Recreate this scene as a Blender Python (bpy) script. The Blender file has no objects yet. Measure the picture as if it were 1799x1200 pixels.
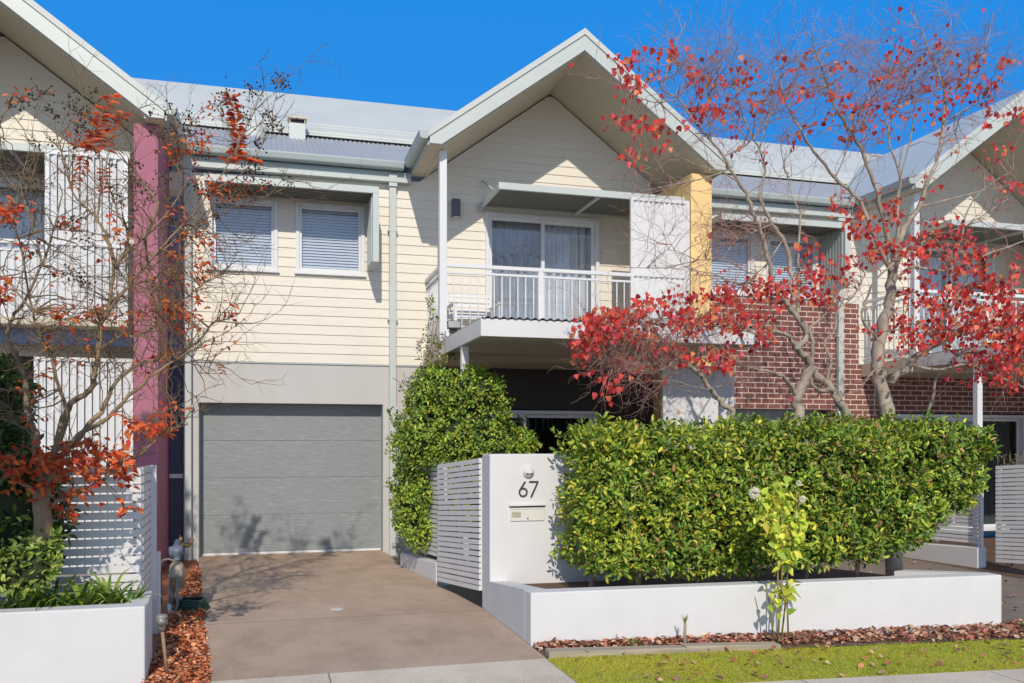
import bpy, math, random
import numpy as np
from mathutils import Vector

random.seed(7); rng = np.random.default_rng(11)
scene = bpy.context.scene
COL = scene.collection

# ------------------------------------------------------------------ measured view
F = 1550.0; UC = 899.5; VH = 775.0; TH = math.radians(15.57); CZ = 1.63
CT, ST = math.cos(TH), math.sin(TH)

def ray(u, v):
    a = (u-UC)/F; b = (VH-v)/F
    return ST + a*CT, CT - a*ST, b
def Q(u, v, Y):                       # point seen at (u, v) that lies on the plane y = Y
    x, y, z = ray(u, v); t = Y/y
    return Vector((x*t, Y, CZ + z*t))
def GZ(x):                            # lie of the land: flat at the garage, falling gently to the right
    return -0.029*min(max(x-2.03, 0.0), 4.7) + 0.02*min(max(x-8.0, 0.0), 2.0)
def G(u, v):                          # point of the ground
    z = 0.0
    for _ in range(12):
        x, y, b = ray(u, v); t = (z-CZ)/b; z = GZ(x*t)
    return Vector((x*t, y*t, z))
def PX(p):                            # back to picture coordinates
    x, y, z = p[0], p[1], p[2]-CZ
    d = x*ST + y*CT
    return UC + F*(x*CT - y*ST)/d, VH - F*z/d

# ------------------------------------------------------------------ objects
ORG = {}
def tag(o, label=None, cat=None, group=None, kind=None):
    if label: o['label'] = label
    if cat: o['category'] = cat
    if group: o['group'] = group
    if kind: o['kind'] = kind
    return o
def thing(name, label, cat, loc, group=None):
    o = bpy.data.objects.new(name, None); COL.objects.link(o)
    o.location = loc; o.empty_display_size = 0.2
    ORG[o.name] = Vector(loc)
    return tag(o, label, cat, group)
def link(name, me, parent=None, origin=None):
    o = bpy.data.objects.new(name, me); COL.objects.link(o)
    if parent is not None:
        o.parent = parent; ORG[o.name] = ORG[parent.name]
    else:
        o.location = origin or (0, 0, 0); ORG[o.name] = Vector(o.location)
    return o

class MB:
    def __init__(s): s.v = []; s.f = []; s.sm = []; s.mi = []; s.c = []; s.cur = 0; s.tint = (1, 1, 1)
    def add(s, vs, fs, smooth=False):
        n = len(s.v); s.v += [tuple(p) for p in vs]
        for f in fs:
            s.f.append(tuple(i+n for i in f)); s.sm.append(smooth); s.mi.append(s.cur); s.c.append(s.tint)
        return s
    def box(s, x0, x1, y0, y1, z0, z1):
        return s.add([(x0,y0,z0),(x1,y0,z0),(x1,y1,z0),(x0,y1,z0),(x0,y0,z1),(x1,y0,z1),(x1,y1,z1),(x0,y1,z1)],
                     [(0,3,2,1),(4,5,6,7),(0,1,5,4),(1,2,6,5),(2,3,7,6),(3,0,4,7)])
    def hexa(s, b, t):                # four bottom and four top corners
        return s.add(list(b)+list(t), [(0,3,2,1),(4,5,6,7),(0,1,5,4),(1,2,6,5),(2,3,7,6),(3,0,4,7)])
    def prism(s, poly, y0, y1):       # polygon of (x, z), counter-clockwise seen from the street
        n = len(poly)
        vs = [(x,y0,z) for x,z in poly] + [(x,y1,z) for x,z in poly]
        fs = [tuple(range(n)), tuple(range(2*n-1, n-1, -1))]
        fs += [(i, i+n, (i+1)%n+n, (i+1)%n) for i in range(n)]
        return s.add(vs, fs)
    def prismx(s, poly, x0, x1):      # polygon of (y, z)
        n = len(poly)
        vs = [(x0,y,z) for y,z in poly] + [(x1,y,z) for y,z in poly]
        fs = [tuple(range(n)), tuple(range(2*n-1, n-1, -1))]
        fs += [(i, i+n, (i+1)%n+n, (i+1)%n) for i in range(n)]
        return s.add(vs, fs)
    def tube(s, pts, rad, n=6, caps=True):
        pts = [Vector(p) for p in pts]
        if not hasattr(rad, '__len__'): rad = [rad]*len(pts)
        vs = []; up = None
        for i, p in enumerate(pts):
            d = (pts[min(i+1, len(pts)-1)] - pts[max(i-1, 0)])
            d = d.normalized() if d.length > 1e-9 else Vector((0,0,1))
            if up is None:
                up = Vector((0,0,1)) if abs(d.z) < 0.9 else Vector((1,0,0))
            e1 = d.cross(up)
            if e1.length < 1e-6: e1 = d.orthogonal()
            e1.normalize(); e2 = d.cross(e1).normalized(); up = e2.cross(d)*1.0 if False else up
            for k in range(n):
                a = 2*math.pi*k/n
                vs.append(p + rad[i]*(math.cos(a)*e1 + math.sin(a)*e2))
        fs = []
        for i in range(len(pts)-1):
            for k in range(n):
                a, b = i*n+k, i*n+(k+1)%n
                fs.append((a, a+n, b+n, b))
        s.add(vs, fs, True)
        if caps and n > 3:
            m = len(s.v) - len(vs)
            s.f += [tuple(m+k for k in range(n)), tuple(m+(len(pts)-1)*n+k for k in range(n-1, -1, -1))]
            s.sm += [False]*2; s.mi += [s.cur]*2; s.c += [s.tint]*2
        return s
    def lathe(s, prof, c, axis='z', n=20, smooth=True):   # prof: (radius, height)
        vs = []
        for r, h in prof:
            for k in range(n):
                a = 2*math.pi*k/n; x, y = r*math.cos(a), r*math.sin(a)
                p = (x, y, h) if axis == 'z' else ((x, -h, y) if axis == 'y' else (h, x, y))
                vs.append((c[0]+p[0], c[1]+p[1], c[2]+p[2]))
        fs = []
        for i in range(len(prof)-1):
            for k in range(n):
                a, b = i*n+k, i*n+(k+1)%n
                fs.append((a, b, b+n, a+n))
        fs.append(tuple(range(n))); fs.append(tuple(range((len(prof)-1)*n, len(prof)*n)))
        return s.add(vs, fs, smooth)
    def build(s, name, mats, parent=None, bevel=0, origin=None, seg=2):
        me = bpy.data.meshes.new(name)
        og = ORG[parent.name] if parent is not None else Vector(origin or (0,0,0))
        me.from_pydata([(x-og[0], y-og[1], z-og[2]) for x, y, z in s.v], [], s.f)
        if not isinstance(mats, (list, tuple)): mats = [mats]
        for m in mats: me.materials.append(m)
        me.polygons.foreach_set('use_smooth', s.sm)
        me.polygons.foreach_set('material_index', s.mi)
        if any(c != (1,1,1) for c in s.c):
            at = me.attributes.new('tint', 'FLOAT_COLOR', 'FACE')
            at.data.foreach_set('color', [k for c in s.c for k in (c[0], c[1], c[2], 1)])
        me.update()
        o = link(name, me, parent, origin)
        if bevel:
            b = o.modifiers.new('Bevel', 'BEVEL'); b.width = bevel; b.segments = seg; b.limit_method = 'ANGLE'
        return o

def quads_mesh(name, V, Fq, tint, mat, parent=None, smooth=False, origin=None):
    """big leaf meshes straight from arrays: V (n,3) world, Fq (m,k)"""
    me = bpy.data.meshes.new(name)
    og = np.array(ORG[parent.name] if parent is not None else (origin or (0,0,0)), float)
    V = np.asarray(V, float) - og
    m, k = Fq.shape
    me.vertices.add(len(V)); me.vertices.foreach_set('co', V.astype(np.float32).ravel())
    me.loops.add(m*k); me.loops.foreach_set('vertex_index', Fq.astype(np.int32).ravel())
    me.polygons.add(m); me.polygons.foreach_set('loop_start', np.arange(0, m*k, k, dtype=np.int32))
    try: me.polygons.foreach_set('loop_total', np.full(m, k, dtype=np.int32))
    except Exception: pass
    if smooth: me.polygons.foreach_set('use_smooth', np.ones(m, dtype=bool))
    me.update(calc_edges=True)
    if tint is not None:
        at = me.attributes.new('tint', 'FLOAT_COLOR', 'FACE')
        c = np.ones((m, 4), np.float32); c[:, :3] = tint
        at.data.foreach_set('color', c.ravel())
    me.materials.append(mat)
    me.validate()
    return link(name, me, parent, origin)

def norm(a): return a/np.maximum(np.linalg.norm(a, axis=-1, keepdims=True), 1e-9)

# leaf outlines: (along, half width) pairs between base and tip
OVAL = ((0.30, 0.42), (0.68, 0.40))
HEART = ((0.16, 0.50), (0.52, 0.40))
LANCE = ((0.28, 0.30), (0.65, 0.27))
def leaves(name, pos, d, nrm, L, asp, tint, mat, parent=None, shape=OVAL, fold=0.25, curl=0.12, origin=None):
    pos = np.asarray(pos, float); n = len(pos)
    d = norm(np.asarray(d, float)); nrm = np.asarray(nrm, float)
    side = norm(np.cross(d, nrm)); up = norm(np.cross(side, d))
    L = np.broadcast_to(np.asarray(L, float), (n,))[:, None]
    W = L*asp
    def pt(al, w, h): return pos + d*L*al + side*W*w + up*L*h
    (a1, w1), (a2, w2) = shape
    V = np.stack([pt(0,0,0), pt(a1,w1,fold*w1), pt(a2,w2,fold*w2-curl*.4), pt(1,0,-curl), pt(a2,-w2,fold*w2-curl*.4), pt(a1,-w1,fold*w1)], 1)
    base = (np.arange(n)*6)[:, None]
    Fq = np.concatenate([base+np.array([0,1,2,3]), base+np.array([0,3,4,5])], 0)
    T = np.concatenate([tint, tint], 0)
    return quads_mesh(name, V.reshape(-1,3), Fq, T, mat, parent, origin=origin)

# ------------------------------------------------------------------ materials
def new_mat(name):
    m = bpy.data.materials.new(name); m.use_nodes = True
    nt = m.node_tree; b = nt.nodes['Principled BSDF']
    return m, nt, b
def coords(nt, scale=(1,1,1), rot=(0,0,0), kind='Object'):
    tc = nt.nodes.new('ShaderNodeTexCoord'); mp = nt.nodes.new('ShaderNodeMapping')
    mp.inputs['Scale'].default_value = scale; mp.inputs['Rotation'].default_value = rot
    nt.links.new(tc.outputs[kind], mp.inputs['Vector']); return mp.outputs['Vector']
def noise(nt, vec, scale, detail=4, rough=.55):
    n = nt.nodes.new('ShaderNodeTexNoise'); n.inputs['Scale'].default_value = scale
    n.inputs['Detail'].default_value = detail; n.inputs['Roughness'].default_value = rough
    nt.links.new(vec, n.inputs['Vector']); return n.outputs['Fac']
def ramp(nt, fac, stops):
    r = nt.nodes.new('ShaderNodeValToRGB'); e = r.color_ramp.elements
    while len(e) < len(stops): e.new(0.5)
    for k, (p, c) in enumerate(stops): e[k].position = p; e[k].color = (c[0], c[1], c[2], 1)
    nt.links.new(fac, r.inputs['Fac']); return r.outputs['Color']
def bump(nt, h, b, strength, dist=.01):
    n = nt.nodes.new('ShaderNodeBump'); n.inputs['Strength'].default_value = strength; n.inputs['Distance'].default_value = dist
    nt.links.new(h, n.inputs['Height']); nt.links.new(n.outputs['Normal'], b.inputs['Normal'])
def mixc(nt, a, b, fac, mode='MIX'):
    m = nt.nodes.new('ShaderNodeMix'); m.data_type = 'RGBA'; m.blend_type = mode
    for s, k in ((a, 6), (b, 7)):
        if hasattr(s, 'default_value') or hasattr(s, 'links'): nt.links.new(s, m.inputs[k])
        else: m.inputs[k].default_value = (*s, 1)
    if isinstance(fac, (int, float)): m.inputs[0].default_value = fac
    else: nt.links.new(fac, m.inputs[0])
    return m.outputs[2]
def paint(name, col, rough=.5, var=.06, scale=2.5, stretch=(1,1,1), grain=.0, gscale=60, metal=0, spec=.5, dirt=0, dirtcol=(.25,.22,.18)):
    m, nt, b = new_mat(name)
    vec = coords(nt, stretch)
    f = noise(nt, vec, scale, 5)
    lo = tuple(c*(1-var) for c in col); hi = tuple(min(1, c*(1+var)) for c in col)
    c = ramp(nt, f, [(.3, lo), (.7, hi)])
    if dirt:
        f2 = noise(nt, coords(nt, (1,1,.35)), 3.1, 7, .7)
        r2 = ramp(nt, f2, [(.52, (0,0,0)), (.8, (dirt,)*3)])
        c = mixc(nt, c, dirtcol, r2)
    nt.links.new(c, b.inputs['Base Color'])
    b.inputs['Roughness'].default_value = rough; b.inputs['Metallic'].default_value = metal
    b.inputs['Specular IOR Level'].default_value = spec
    if grain: bump(nt, noise(nt, coords(nt), gscale, 3), b, grain, .004)
    return m
def tinted(name, rough=.45, transl=.25, bumpy=0, spec=.4):      # colour comes from the per-leaf 'tint'
    m, nt, b = new_mat(name)
    at = nt.nodes.new('ShaderNodeAttribute'); at.attribute_name = 'tint'
    nt.links.new(at.outputs['Color'], b.inputs['Base Color'])
    b.inputs['Roughness'].default_value = rough; b.inputs['Specular IOR Level'].default_value = spec
    if transl:
        tr = nt.nodes.new('ShaderNodeBsdfTranslucent'); mx = nt.nodes.new('ShaderNodeMixShader')
        nt.links.new(at.outputs['Color'], tr.inputs['Color']); mx.inputs[0].default_value = transl
        nt.links.new(b.outputs[0], mx.inputs[1]); nt.links.new(tr.outputs[0], mx.inputs[2])
        nt.links.new(mx.outputs[0], nt.nodes['Material Output'].inputs['Surface'])
    return m
def glass(name, tintc=(.75,.82,.85), refl=.25):
    m, nt, b = new_mat(name)
    nt.nodes.remove(b)
    g = nt.nodes.new('ShaderNodeBsdfGlossy'); g.inputs['Roughness'].default_value = .02
    t = nt.nodes.new('ShaderNodeBsdfTransparent'); t.inputs['Color'].default_value = (*tintc, 1)
    fr = nt.nodes.new('ShaderNodeLayerWeight'); fr.inputs['Blend'].default_value = .22 if refl else .1
    ad = nt.nodes.new('ShaderNodeMath'); ad.operation = 'ADD'; ad.inputs[1].default_value = refl; ad.use_clamp = True
    nt.links.new(fr.outputs['Facing'], ad.inputs[0])
    mx = nt.nodes.new('ShaderNodeMixShader')
    nt.links.new(ad.outputs[0], mx.inputs[0]); nt.links.new(t.outputs[0], mx.inputs[1]); nt.links.new(g.outputs[0], mx.inputs[2])
    nt.links.new(mx.outputs[0], nt.nodes['Material Output'].inputs['Surface'])
    return m
M = {}
M['cream'] = paint('cream weatherboard', (.785,.735,.64), .55, .03, 1.5, (1,1,6), grain=.15, gscale=40, dirt=.10)
M['trim'] = paint('pale green-grey trim', (.55,.60,.58), .4, .03)
M['roofpale'] = paint('pale metal roofing', (.57,.60,.58), .5, .05, 1.2, (1,1,1), metal=.0)
M['roofblue'] = paint('blue grey corrugated roofing', (.40,.42,.445), .55, .05, 1.5, (1,.2,.2))
M['gutter'] = paint('gutter steel', (.44,.50,.50), .35, .03)
M['white'] = paint('white powder coat', (.74,.75,.765), .4, .02)
M['whitewall'] = paint('white rendered masonry', (.715,.72,.73), .75, .03, 3, grain=.25, gscale=90, dirt=.08, dirtcol=(.42,.38,.33))
M['under'] = paint('shade darkened sheet underside', (.22,.225,.20), .6, .06)  # shade under the hood and awning, put into the sheet colour
M['underbrown'] = paint('brown grey lining', (.70,.66,.53), .7, .06)
M['soffit'] = paint('cream soffit lining', (.60,.54,.42), .7, .03)
M['greywall'] = paint('grey render', (.55,.545,.53), .8, .03, 2, grain=.3, gscale=120, dirt=.12)
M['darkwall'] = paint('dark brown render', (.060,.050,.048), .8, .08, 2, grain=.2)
M['yellow'] = paint('yellow render', (.92,.66,.30), .8, .04, 2, grain=.35, gscale=90, dirt=.15)
M['purple'] = paint('plum render', (.43,.155,.225), .8, .05, 2, grain=.35, gscale=90, dirt=.1)
M['fasciashade'] = paint('white fascia in shade blue', (.22,.28,.46), .5, .05)  # shade on the left house's white fascia, put into its colour
M['navy'] = paint('navy panel', (.05,.06,.11), .5, .06)
M['dark'] = paint('dark interior', (.03,.032,.036), .8, .1)
M['black'] = paint('black plastic', (.03,.032,.038), .4, .1)
M['lampgrey'] = paint('charcoal lamp metal', (.10,.105,.12), .45, .05)
M['steel'] = paint('galvanised steel', (.30,.285,.26), .55, .2, 14, metal=.4)
M['chrome'] = paint('brushed metal', (.6,.6,.6), .25, .05, 8, metal=.9)
M['curtain'] = paint('white curtain', (.72,.74,.78), .9, .03)
M['greycurtain'] = paint('grey sheer curtain', (.62,.63,.66), .9, .05)
M['blind'] = paint('white blind slats', (.74,.77,.84), .5, .02)
M['glass'] = glass('window glass', (.88,.92,.95), .10)
M['glassdark'] = glass('dark window glass', (.72,.76,.80), .12)
M['glassporch'] = glass('porch glass', (.30,.34,.34), .0)
M['rusty'] = paint('rusty pipe', (.30,.21,.14), .7, .3, 20)
M['brass'] = paint('brass fitting', (.45,.33,.16), .4, .1, 8, metal=.6)
M['meter'] = paint('meter grey-tan paint', (.42,.36,.28), .5, .1, 6)
M['meterblue'] = paint('meter blue-grey paint', (.16,.19,.26), .5, .1, 6)
M['hose'] = paint('green hose', (.02,.06,.04), .4, .1)
M['bark'] = paint('grey-brown bark', (.36,.305,.24), .85, .38, 9, (1,1,.35), grain=.6, gscale=45)
M['barkl'] = paint('smooth mottled bark', (.27,.20,.125), .8, .4, 10, (1,1,.3), grain=.4, gscale=40)
M['twig'] = paint('reddish twig', (.42,.25,.21), .8, .2, 12)
M['twigl'] = paint('brown twig', (.23,.16,.09), .8, .25, 12)
M['leaf'] = tinted('green leaf', .40, .16)
M['redleaf'] = tinted('autumn leaf', .5, .35)
M['chip'] = tinted('bark chip', .9, 0)
M['litter'] = tinted('fallen leaf', .8, 0)
M['grass'] = tinted('lawn blade', .6, .3)
M['petal'] = tinted('cream petal', .7, .5)
M['seed'] = paint('dark seed capsule', (.045,.026,.022), .7, .3, 20)

def brick_mat():
    m, nt, b = new_mat('plum brown brick')
    tc = nt.nodes.new('ShaderNodeTexCoord'); sp = nt.nodes.new('ShaderNodeSeparateXYZ'); cb = nt.nodes.new('ShaderNodeCombineXYZ')
    nt.links.new(tc.outputs['Object'], sp.inputs[0])
    ad = nt.nodes.new('ShaderNodeMath'); nt.links.new(sp.outputs['X'], ad.inputs[0]); nt.links.new(sp.outputs['Y'], ad.inputs[1])
    nt.links.new(ad.outputs[0], cb.inputs['X']); nt.links.new(sp.outputs['Z'], cb.inputs['Y'])
    br = nt.nodes.new('ShaderNodeTexBrick'); nt.links.new(cb.outputs[0], br.inputs['Vector'])
    br.inputs['Scale'].default_value = 1; br.inputs['Brick Width'].default_value = .245; br.inputs['Row Height'].default_value = .0867
    br.inputs['Mortar Size'].default_value = .0085; br.inputs['Mortar Smooth'].default_value = .15; br.inputs['Bias'].default_value = -.1
    br.inputs['Color1'].default_value = (.27,.11,.088,1); br.inputs['Color2'].default_value = (.19,.082,.072,1)
    br.inputs['Mortar'].default_value = (.80,.63,.54,1)
    n = noise(nt, tc.outputs['Object'], 30, 4)
    c = mixc(nt, br.outputs['Color'], ramp(nt, n, [(.3,(.6,.6,.6)),(.7,(1.25,1.2,1.2))]), .6, 'MULTIPLY')
    nt.links.new(c, b.inputs['Base Color']); b.inputs['Roughness'].default_value = .85
    iv = nt.nodes.new('ShaderNodeMath'); iv.operation = 'SUBTRACT'; iv.inputs[0].default_value = 1; nt.links.new(br.outputs['Fac'], iv.inputs[1])
    bump(nt, iv.outputs[0], b, .6, .006)
    return m
M['brick'] = brick_mat()
def garage_mat():
    m, nt, b = new_mat('grey woodgrain garage panel')
    f = noise(nt, coords(nt, (2.2,1,34)), 3.0, 8, .72)
    c = ramp(nt, f, [(.34,(.225,.25,.26)),(.54,(.265,.29,.30)),(.64,(.37,.395,.405)),(.76,(.58,.60,.61))])
    nt.links.new(c, b.inputs['Base Color']); b.inputs['Roughness'].default_value = .5
    bump(nt, f, b, .35, .004); return m
M['garage'] = garage_mat()
def concrete(name, c0, c1, c2, stain=.5, spots=.3, jy=None, jx=None):
    m, nt, b = new_mat(name)
    v = coords(nt)
    f = noise(nt, v, .9, 6, .65); g = noise(nt, v, 60, 3); h = noise(nt, coords(nt, (1,.5,1)), 2.3, 8, .7)
    c = ramp(nt, f, [(.3, c0), (.5, c1), (.72, c2)])
    c = mixc(nt, c, ramp(nt, g, [(.35,(.78,.78,.78)),(.65,(1.18,1.18,1.18))]), spots, 'MULTIPLY')
    c = mixc(nt, c, ramp(nt, h, [(.35,(.62,.60,.58)),(.55,(1,1,1))]), stain, 'MULTIPLY')
    if jy is not None or jx is not None:            # tooled control joints
        tc = nt.nodes.new('ShaderNodeTexCoord'); sp = nt.nodes.new('ShaderNodeSeparateXYZ'); nt.links.new(tc.outputs['Object'], sp.inputs[0])
        w = nt.nodes.new('ShaderNodeMath'); w.operation = 'PINGPONG'; w.inputs[1].default_value = (jy or jx)[1]/2
        o_ = nt.nodes.new('ShaderNodeMath'); o_.operation = 'SUBTRACT'; o_.inputs[1].default_value = (jy or jx)[0]
        nt.links.new(sp.outputs['Y' if jy else 'X'], o_.inputs[0]); nt.links.new(o_.outputs[0], w.inputs[0])
        lt = nt.nodes.new('ShaderNodeMath'); lt.operation = 'LESS_THAN'; lt.inputs[1].default_value = .006; nt.links.new(w.outputs[0], lt.inputs[0])
        c = mixc(nt, c, tuple(q*.42 for q in c0), lt.outputs[0])
    nt.links.new(c, b.inputs['Base Color']); b.inputs['Roughness'].default_value = .88
    bump(nt, g, b, .35, .003); return m
M['drive'] = concrete('brown grey driveway concrete', (.46,.34,.25), (.53,.40,.30), (.59,.46,.355), .50, .55, jy=(8.28, 3.0))
M['path'] = concrete('pale footpath concrete', (.68,.59,.47), (.76,.67,.55), (.80,.72,.60), .40, .5, jx=(3.62, 1.6))
M['drive2'] = concrete('dark exposed aggregate', (.20,.16,.135), (.25,.205,.17), (.30,.25,.21), .4, .7)
M['earth'] = concrete('brown soil', (.09,.055,.038), (.15,.092,.06), (.20,.125,.085), .5, .9)
M['mulchbase'] = concrete('red brown mulch bed', (.26,.09,.045), (.36,.13,.065), (.42,.17,.09), .5, .9)
M['turfbase'] = concrete('turf soil', (.40,.40,.06), (.48,.47,.07), (.54,.53,.09), .3, .8)
M['ground'] = concrete('asphalt and verge', (.26,.23,.18), (.32,.28,.22), (.38,.34,.27), .3, .6)
# ------------------------------------------------------------------ building helpers
YW = 13.0                                           # street face of the terrace
def rects(mb, x0, x1, z0, z1, y0, y1, holes):       # a wall left open where the holes are
    xs = sorted({x0, x1, *[h for o in holes for h in o[:2] if x0 < h < x1]})
    zs = sorted({z0, z1, *[h for o in holes for h in o[2:] if z0 < h < z1]})
    for i in range(len(xs)-1):
        run = None
        for j in range(len(zs)-1):
            cx, cz = (xs[i]+xs[i+1])/2, (zs[j]+zs[j+1])/2
            hole = any(o[0] < cx < o[1] and o[2] < cz < o[3] for o in holes)
            if not hole: run = (run[0], zs[j+1]) if run else (zs[j], zs[j+1])
            if (hole or j == len(zs)-2) and run:
                mb.box(xs[i], xs[i+1], y0, y1, run[0], run[1]); run = None
def clad(mb, z0, z1, xr, holes, Y, h=.1365, lip=.013):
    n = int(math.ceil((z1-z0)/h))
    for k in range(n):
        rb, rt = z0+k*h, min(z1, z0+(k+1)*h)
        zs = sorted({rb, rt, *[q for o in holes for q in o[2:] if rb+.002 < q < rt-.002]})
        for zb, zt in zip(zs, zs[1:]):
            zm = (zb+zt)/2
            a0, b0 = xr(zb); a1, b1 = xr(zt)
            if b0-a0 < .02: continue
            if b1 < a1: a1 = b1 = (a1+b1)/2
            cuts = sorted([(o[0], o[1]) for o in holes if o[2] < zm < o[3]])
            segs = []; l0, l1 = a0, a1
            for c0, c1 in cuts:
                if c1 < l0 or c0 > b0: continue
                segs.append((l0, c0, l1, c0)); l0 = l1 = c1
            segs.append((l0, b0, l1, b1))
            yb = Y-lip*(1-(zb-rb)/h); yt = Y-lip*(1-(zt-rb)/h)
            for p0, p1, q0, q1 in segs:
                if p1-p0 < .005: continue
                vs = [(p0,yb,zb),(p1,yb,zb),(q1,yt,zt),(q0,yt,zt),(p0,Y+.02,zb),(p1,Y+.02,zb)]
                mb.add(vs, [(0,1,2,3),(4,5,1,0)])
def corr(mb, o, across, up, wave=.076, amp=.009, per=6, thick=0):
    o, across, up = Vector(o), Vector(across), Vector(up)
    L = across.length; n = max(2, int(L/wave*per)); nr = across.cross(up).normalized()
    vs = []
    for i in range(n+1):
        s = i/n; off = nr*(amp*math.sin(2*math.pi*s*L/wave))
        p = o+across*s+off
        vs += [p, p+up]
    fs = [(2*i, 2*i+2, 2*i+3, 2*i+1) for i in range(n)]
    mb.add(vs, fs, True)
    if thick:
        mb.add([p-nr*thick for p in vs], [(2*i, 2*i+1, 2*i+3, 2*i+2) for i in range(n)], True)
def blades(mb, x0, x1, z0, z1, y, pitch=.083, depth=.045):     # upright louvre blades, near edge on the right
    n = max(1, round((x1-x0)/pitch)); p = (x1-x0)/n
    for i in range(n):
        a, b = x0+i*p, x0+(i+1)*p
        mb.hexa([(a,y+depth,z0),(b-.001,y,z0),(b-.001,y+.006,z0),(a,y+depth+.006,z0)],
                [(a,y+depth,z1),(b-.001,y,z1),(b-.001,y+.006,z1),(a,y+depth+.006,z1)])
def frame(mb, x0, x1, z0, z1, y0, y1, w, wb=None):
    wb = wb or w
    mb.box(x0, x0+w, y0, y1, z0, z1); mb.box(x1-w, x1, y0, y1, z0, z1)
    mb.box(x0+w, x1-w, y0+.002, y1-.002, z1-w, z1); mb.box(x0+w, x1-w, y0+.002, y1-.002, z0, z0+wb)
def window(h, x0, x1, z0, z1, pane='glass', covering='blind'):
    f = MB(); frame(f, x0, x1, z0, z1, YW-.035, YW+.06, .055)
    f.box(x0-.02, x1+.02, YW-.06, YW-.036, z0-.012, z0+.02)
    frame(f, x0+.056, x1-.056, z0+.056, z1-.056, YW-.012, YW+.04, .032)
    w = f.build('window', M['white'], h, bevel=.004)
    g = MB(); g.add([(x0+.085,YW+.012,z0+.085),(x1-.085,YW+.012,z0+.085),(x1-.085,YW+.012,z1-.085),(x0+.085,YW+.012,z1-.085)], [(0,1,2,3)])
    g.build('pane', M[pane], w)
    b = MB(); z = z0+.06
    while z < z1-.06:
        b.hexa([(x0+.07,YW+.055,z),(x1-.07,YW+.055,z),(x1-.07,YW+.075,z+.036),(x0+.07,YW+.075,z+.036)],
               [(x0+.07,YW+.052,z+.002),(x1-.07,YW+.052,z+.002),(x1-.07,YW+.072,z+.038),(x0+.07,YW+.072,z+.038)])
        z += .042
    for t in (.2, .5, .8): b.box(x0+(x1-x0)*t-.002, x0+(x1-x0)*t+.002, YW+.048, YW+.051, z0+.06, z1-.06)
    b.build('blind', M['blind'], w)
    k = MB(); k.box(x0+.05, x1-.05, YW+.30, YW+.32, z0+.02, z1-.02)
    k.build('dark_backing', M['dark'], w)
    return w
def curtain_mesh(x0, x1, z0, z1, y, amp=.035, wave=.13, seed=1):
    mb = MB(); r = random.Random(seed); n = int((x1-x0)/.012); vs = []
    ph = r.random()*6
    for i in range(n+1):
        x = x0+(x1-x0)*i/n
        a = amp*(math.sin(2*math.pi*x/wave+ph)+.45*math.sin(2*math.pi*x/(wave*2.7)+1.3*ph))
        vs += [(x, y+a*1.1, z0), (x+.01*math.sin(9*x), y+a*.6, z1)]
    mb.add(vs, [(2*i,2*i+2,2*i+3,2*i+1) for i in range(n)], True)
    return mb
def sliding_door(h, x0, x1, z0, z1, mats=('glassdark','glass'), curts=('greycurtain','curtain'), y=YW):
    f = MB(); frame(f, x0, x1, z0, z1, y-.05, y+.10, .055); xm = (x0+x1)/2
    frame(f, x0+.056, xm+.03, z0+.056, z1-.056, y-.012, y+.022, .055)
    frame(f, xm-.03, x1-.056, z0+.056, z1-.056, y+.026, y+.062, .055)
    d = f.build('sliding_door', M['white'], h, bevel=.004)
    for k, (a, b, yy) in enumerate(((x0+.10, xm-.02, y+.005), (xm+.02, x1-.10, y+.044))):
        g = MB(); g.add([(a,yy,z0+.1),(b,yy,z0+.1),(b,yy,z1-.1),(a,yy,z1-.1)], [(0,1,2,3)])
        g.build('pane', M[mats[k]], d)
        if curts[k]: curtain_mesh(a-.04, b+.04, z0+.03, z1-.05, y+.2+.02*k, seed=k+3).build('curtain', M[curts[k]], d)
    k = MB(); k.box(x0+.02, x1-.02, y+.7, y+.72, z0, z1); k.box(x0-.3, x0+.02, y+.12, y+.7, z0, z1); k.box(x1-.02, x1+.3, y+.12, y+.7, z0, z1)
    k.box(x0-.3, x1+.3, y+.12, y+.72, z1, z1+.05)
    k.build('dark_backing', M['dark'], d)
    return d

# window and door positions read off the photograph on the facade plane
WX = [(Q(367.5,400,YW-.03).x, Q(488,400,YW-.03).x), (Q(519.5,400,YW-.03).x, Q(641,400,YW-.03).x)]
WZ = (4.03, 5.05)
DX = (Q(853,450,YW-.04).x, Q(1053,450,YW-.04).x); DZ = (2.99, 5.10)
GX = (Q(349,850,YW).x, Q(673,850,YW).x); GH = 2.17
S = .737                                            # pitch of the gable
AX, AZ = 4.24, 7.33

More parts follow.
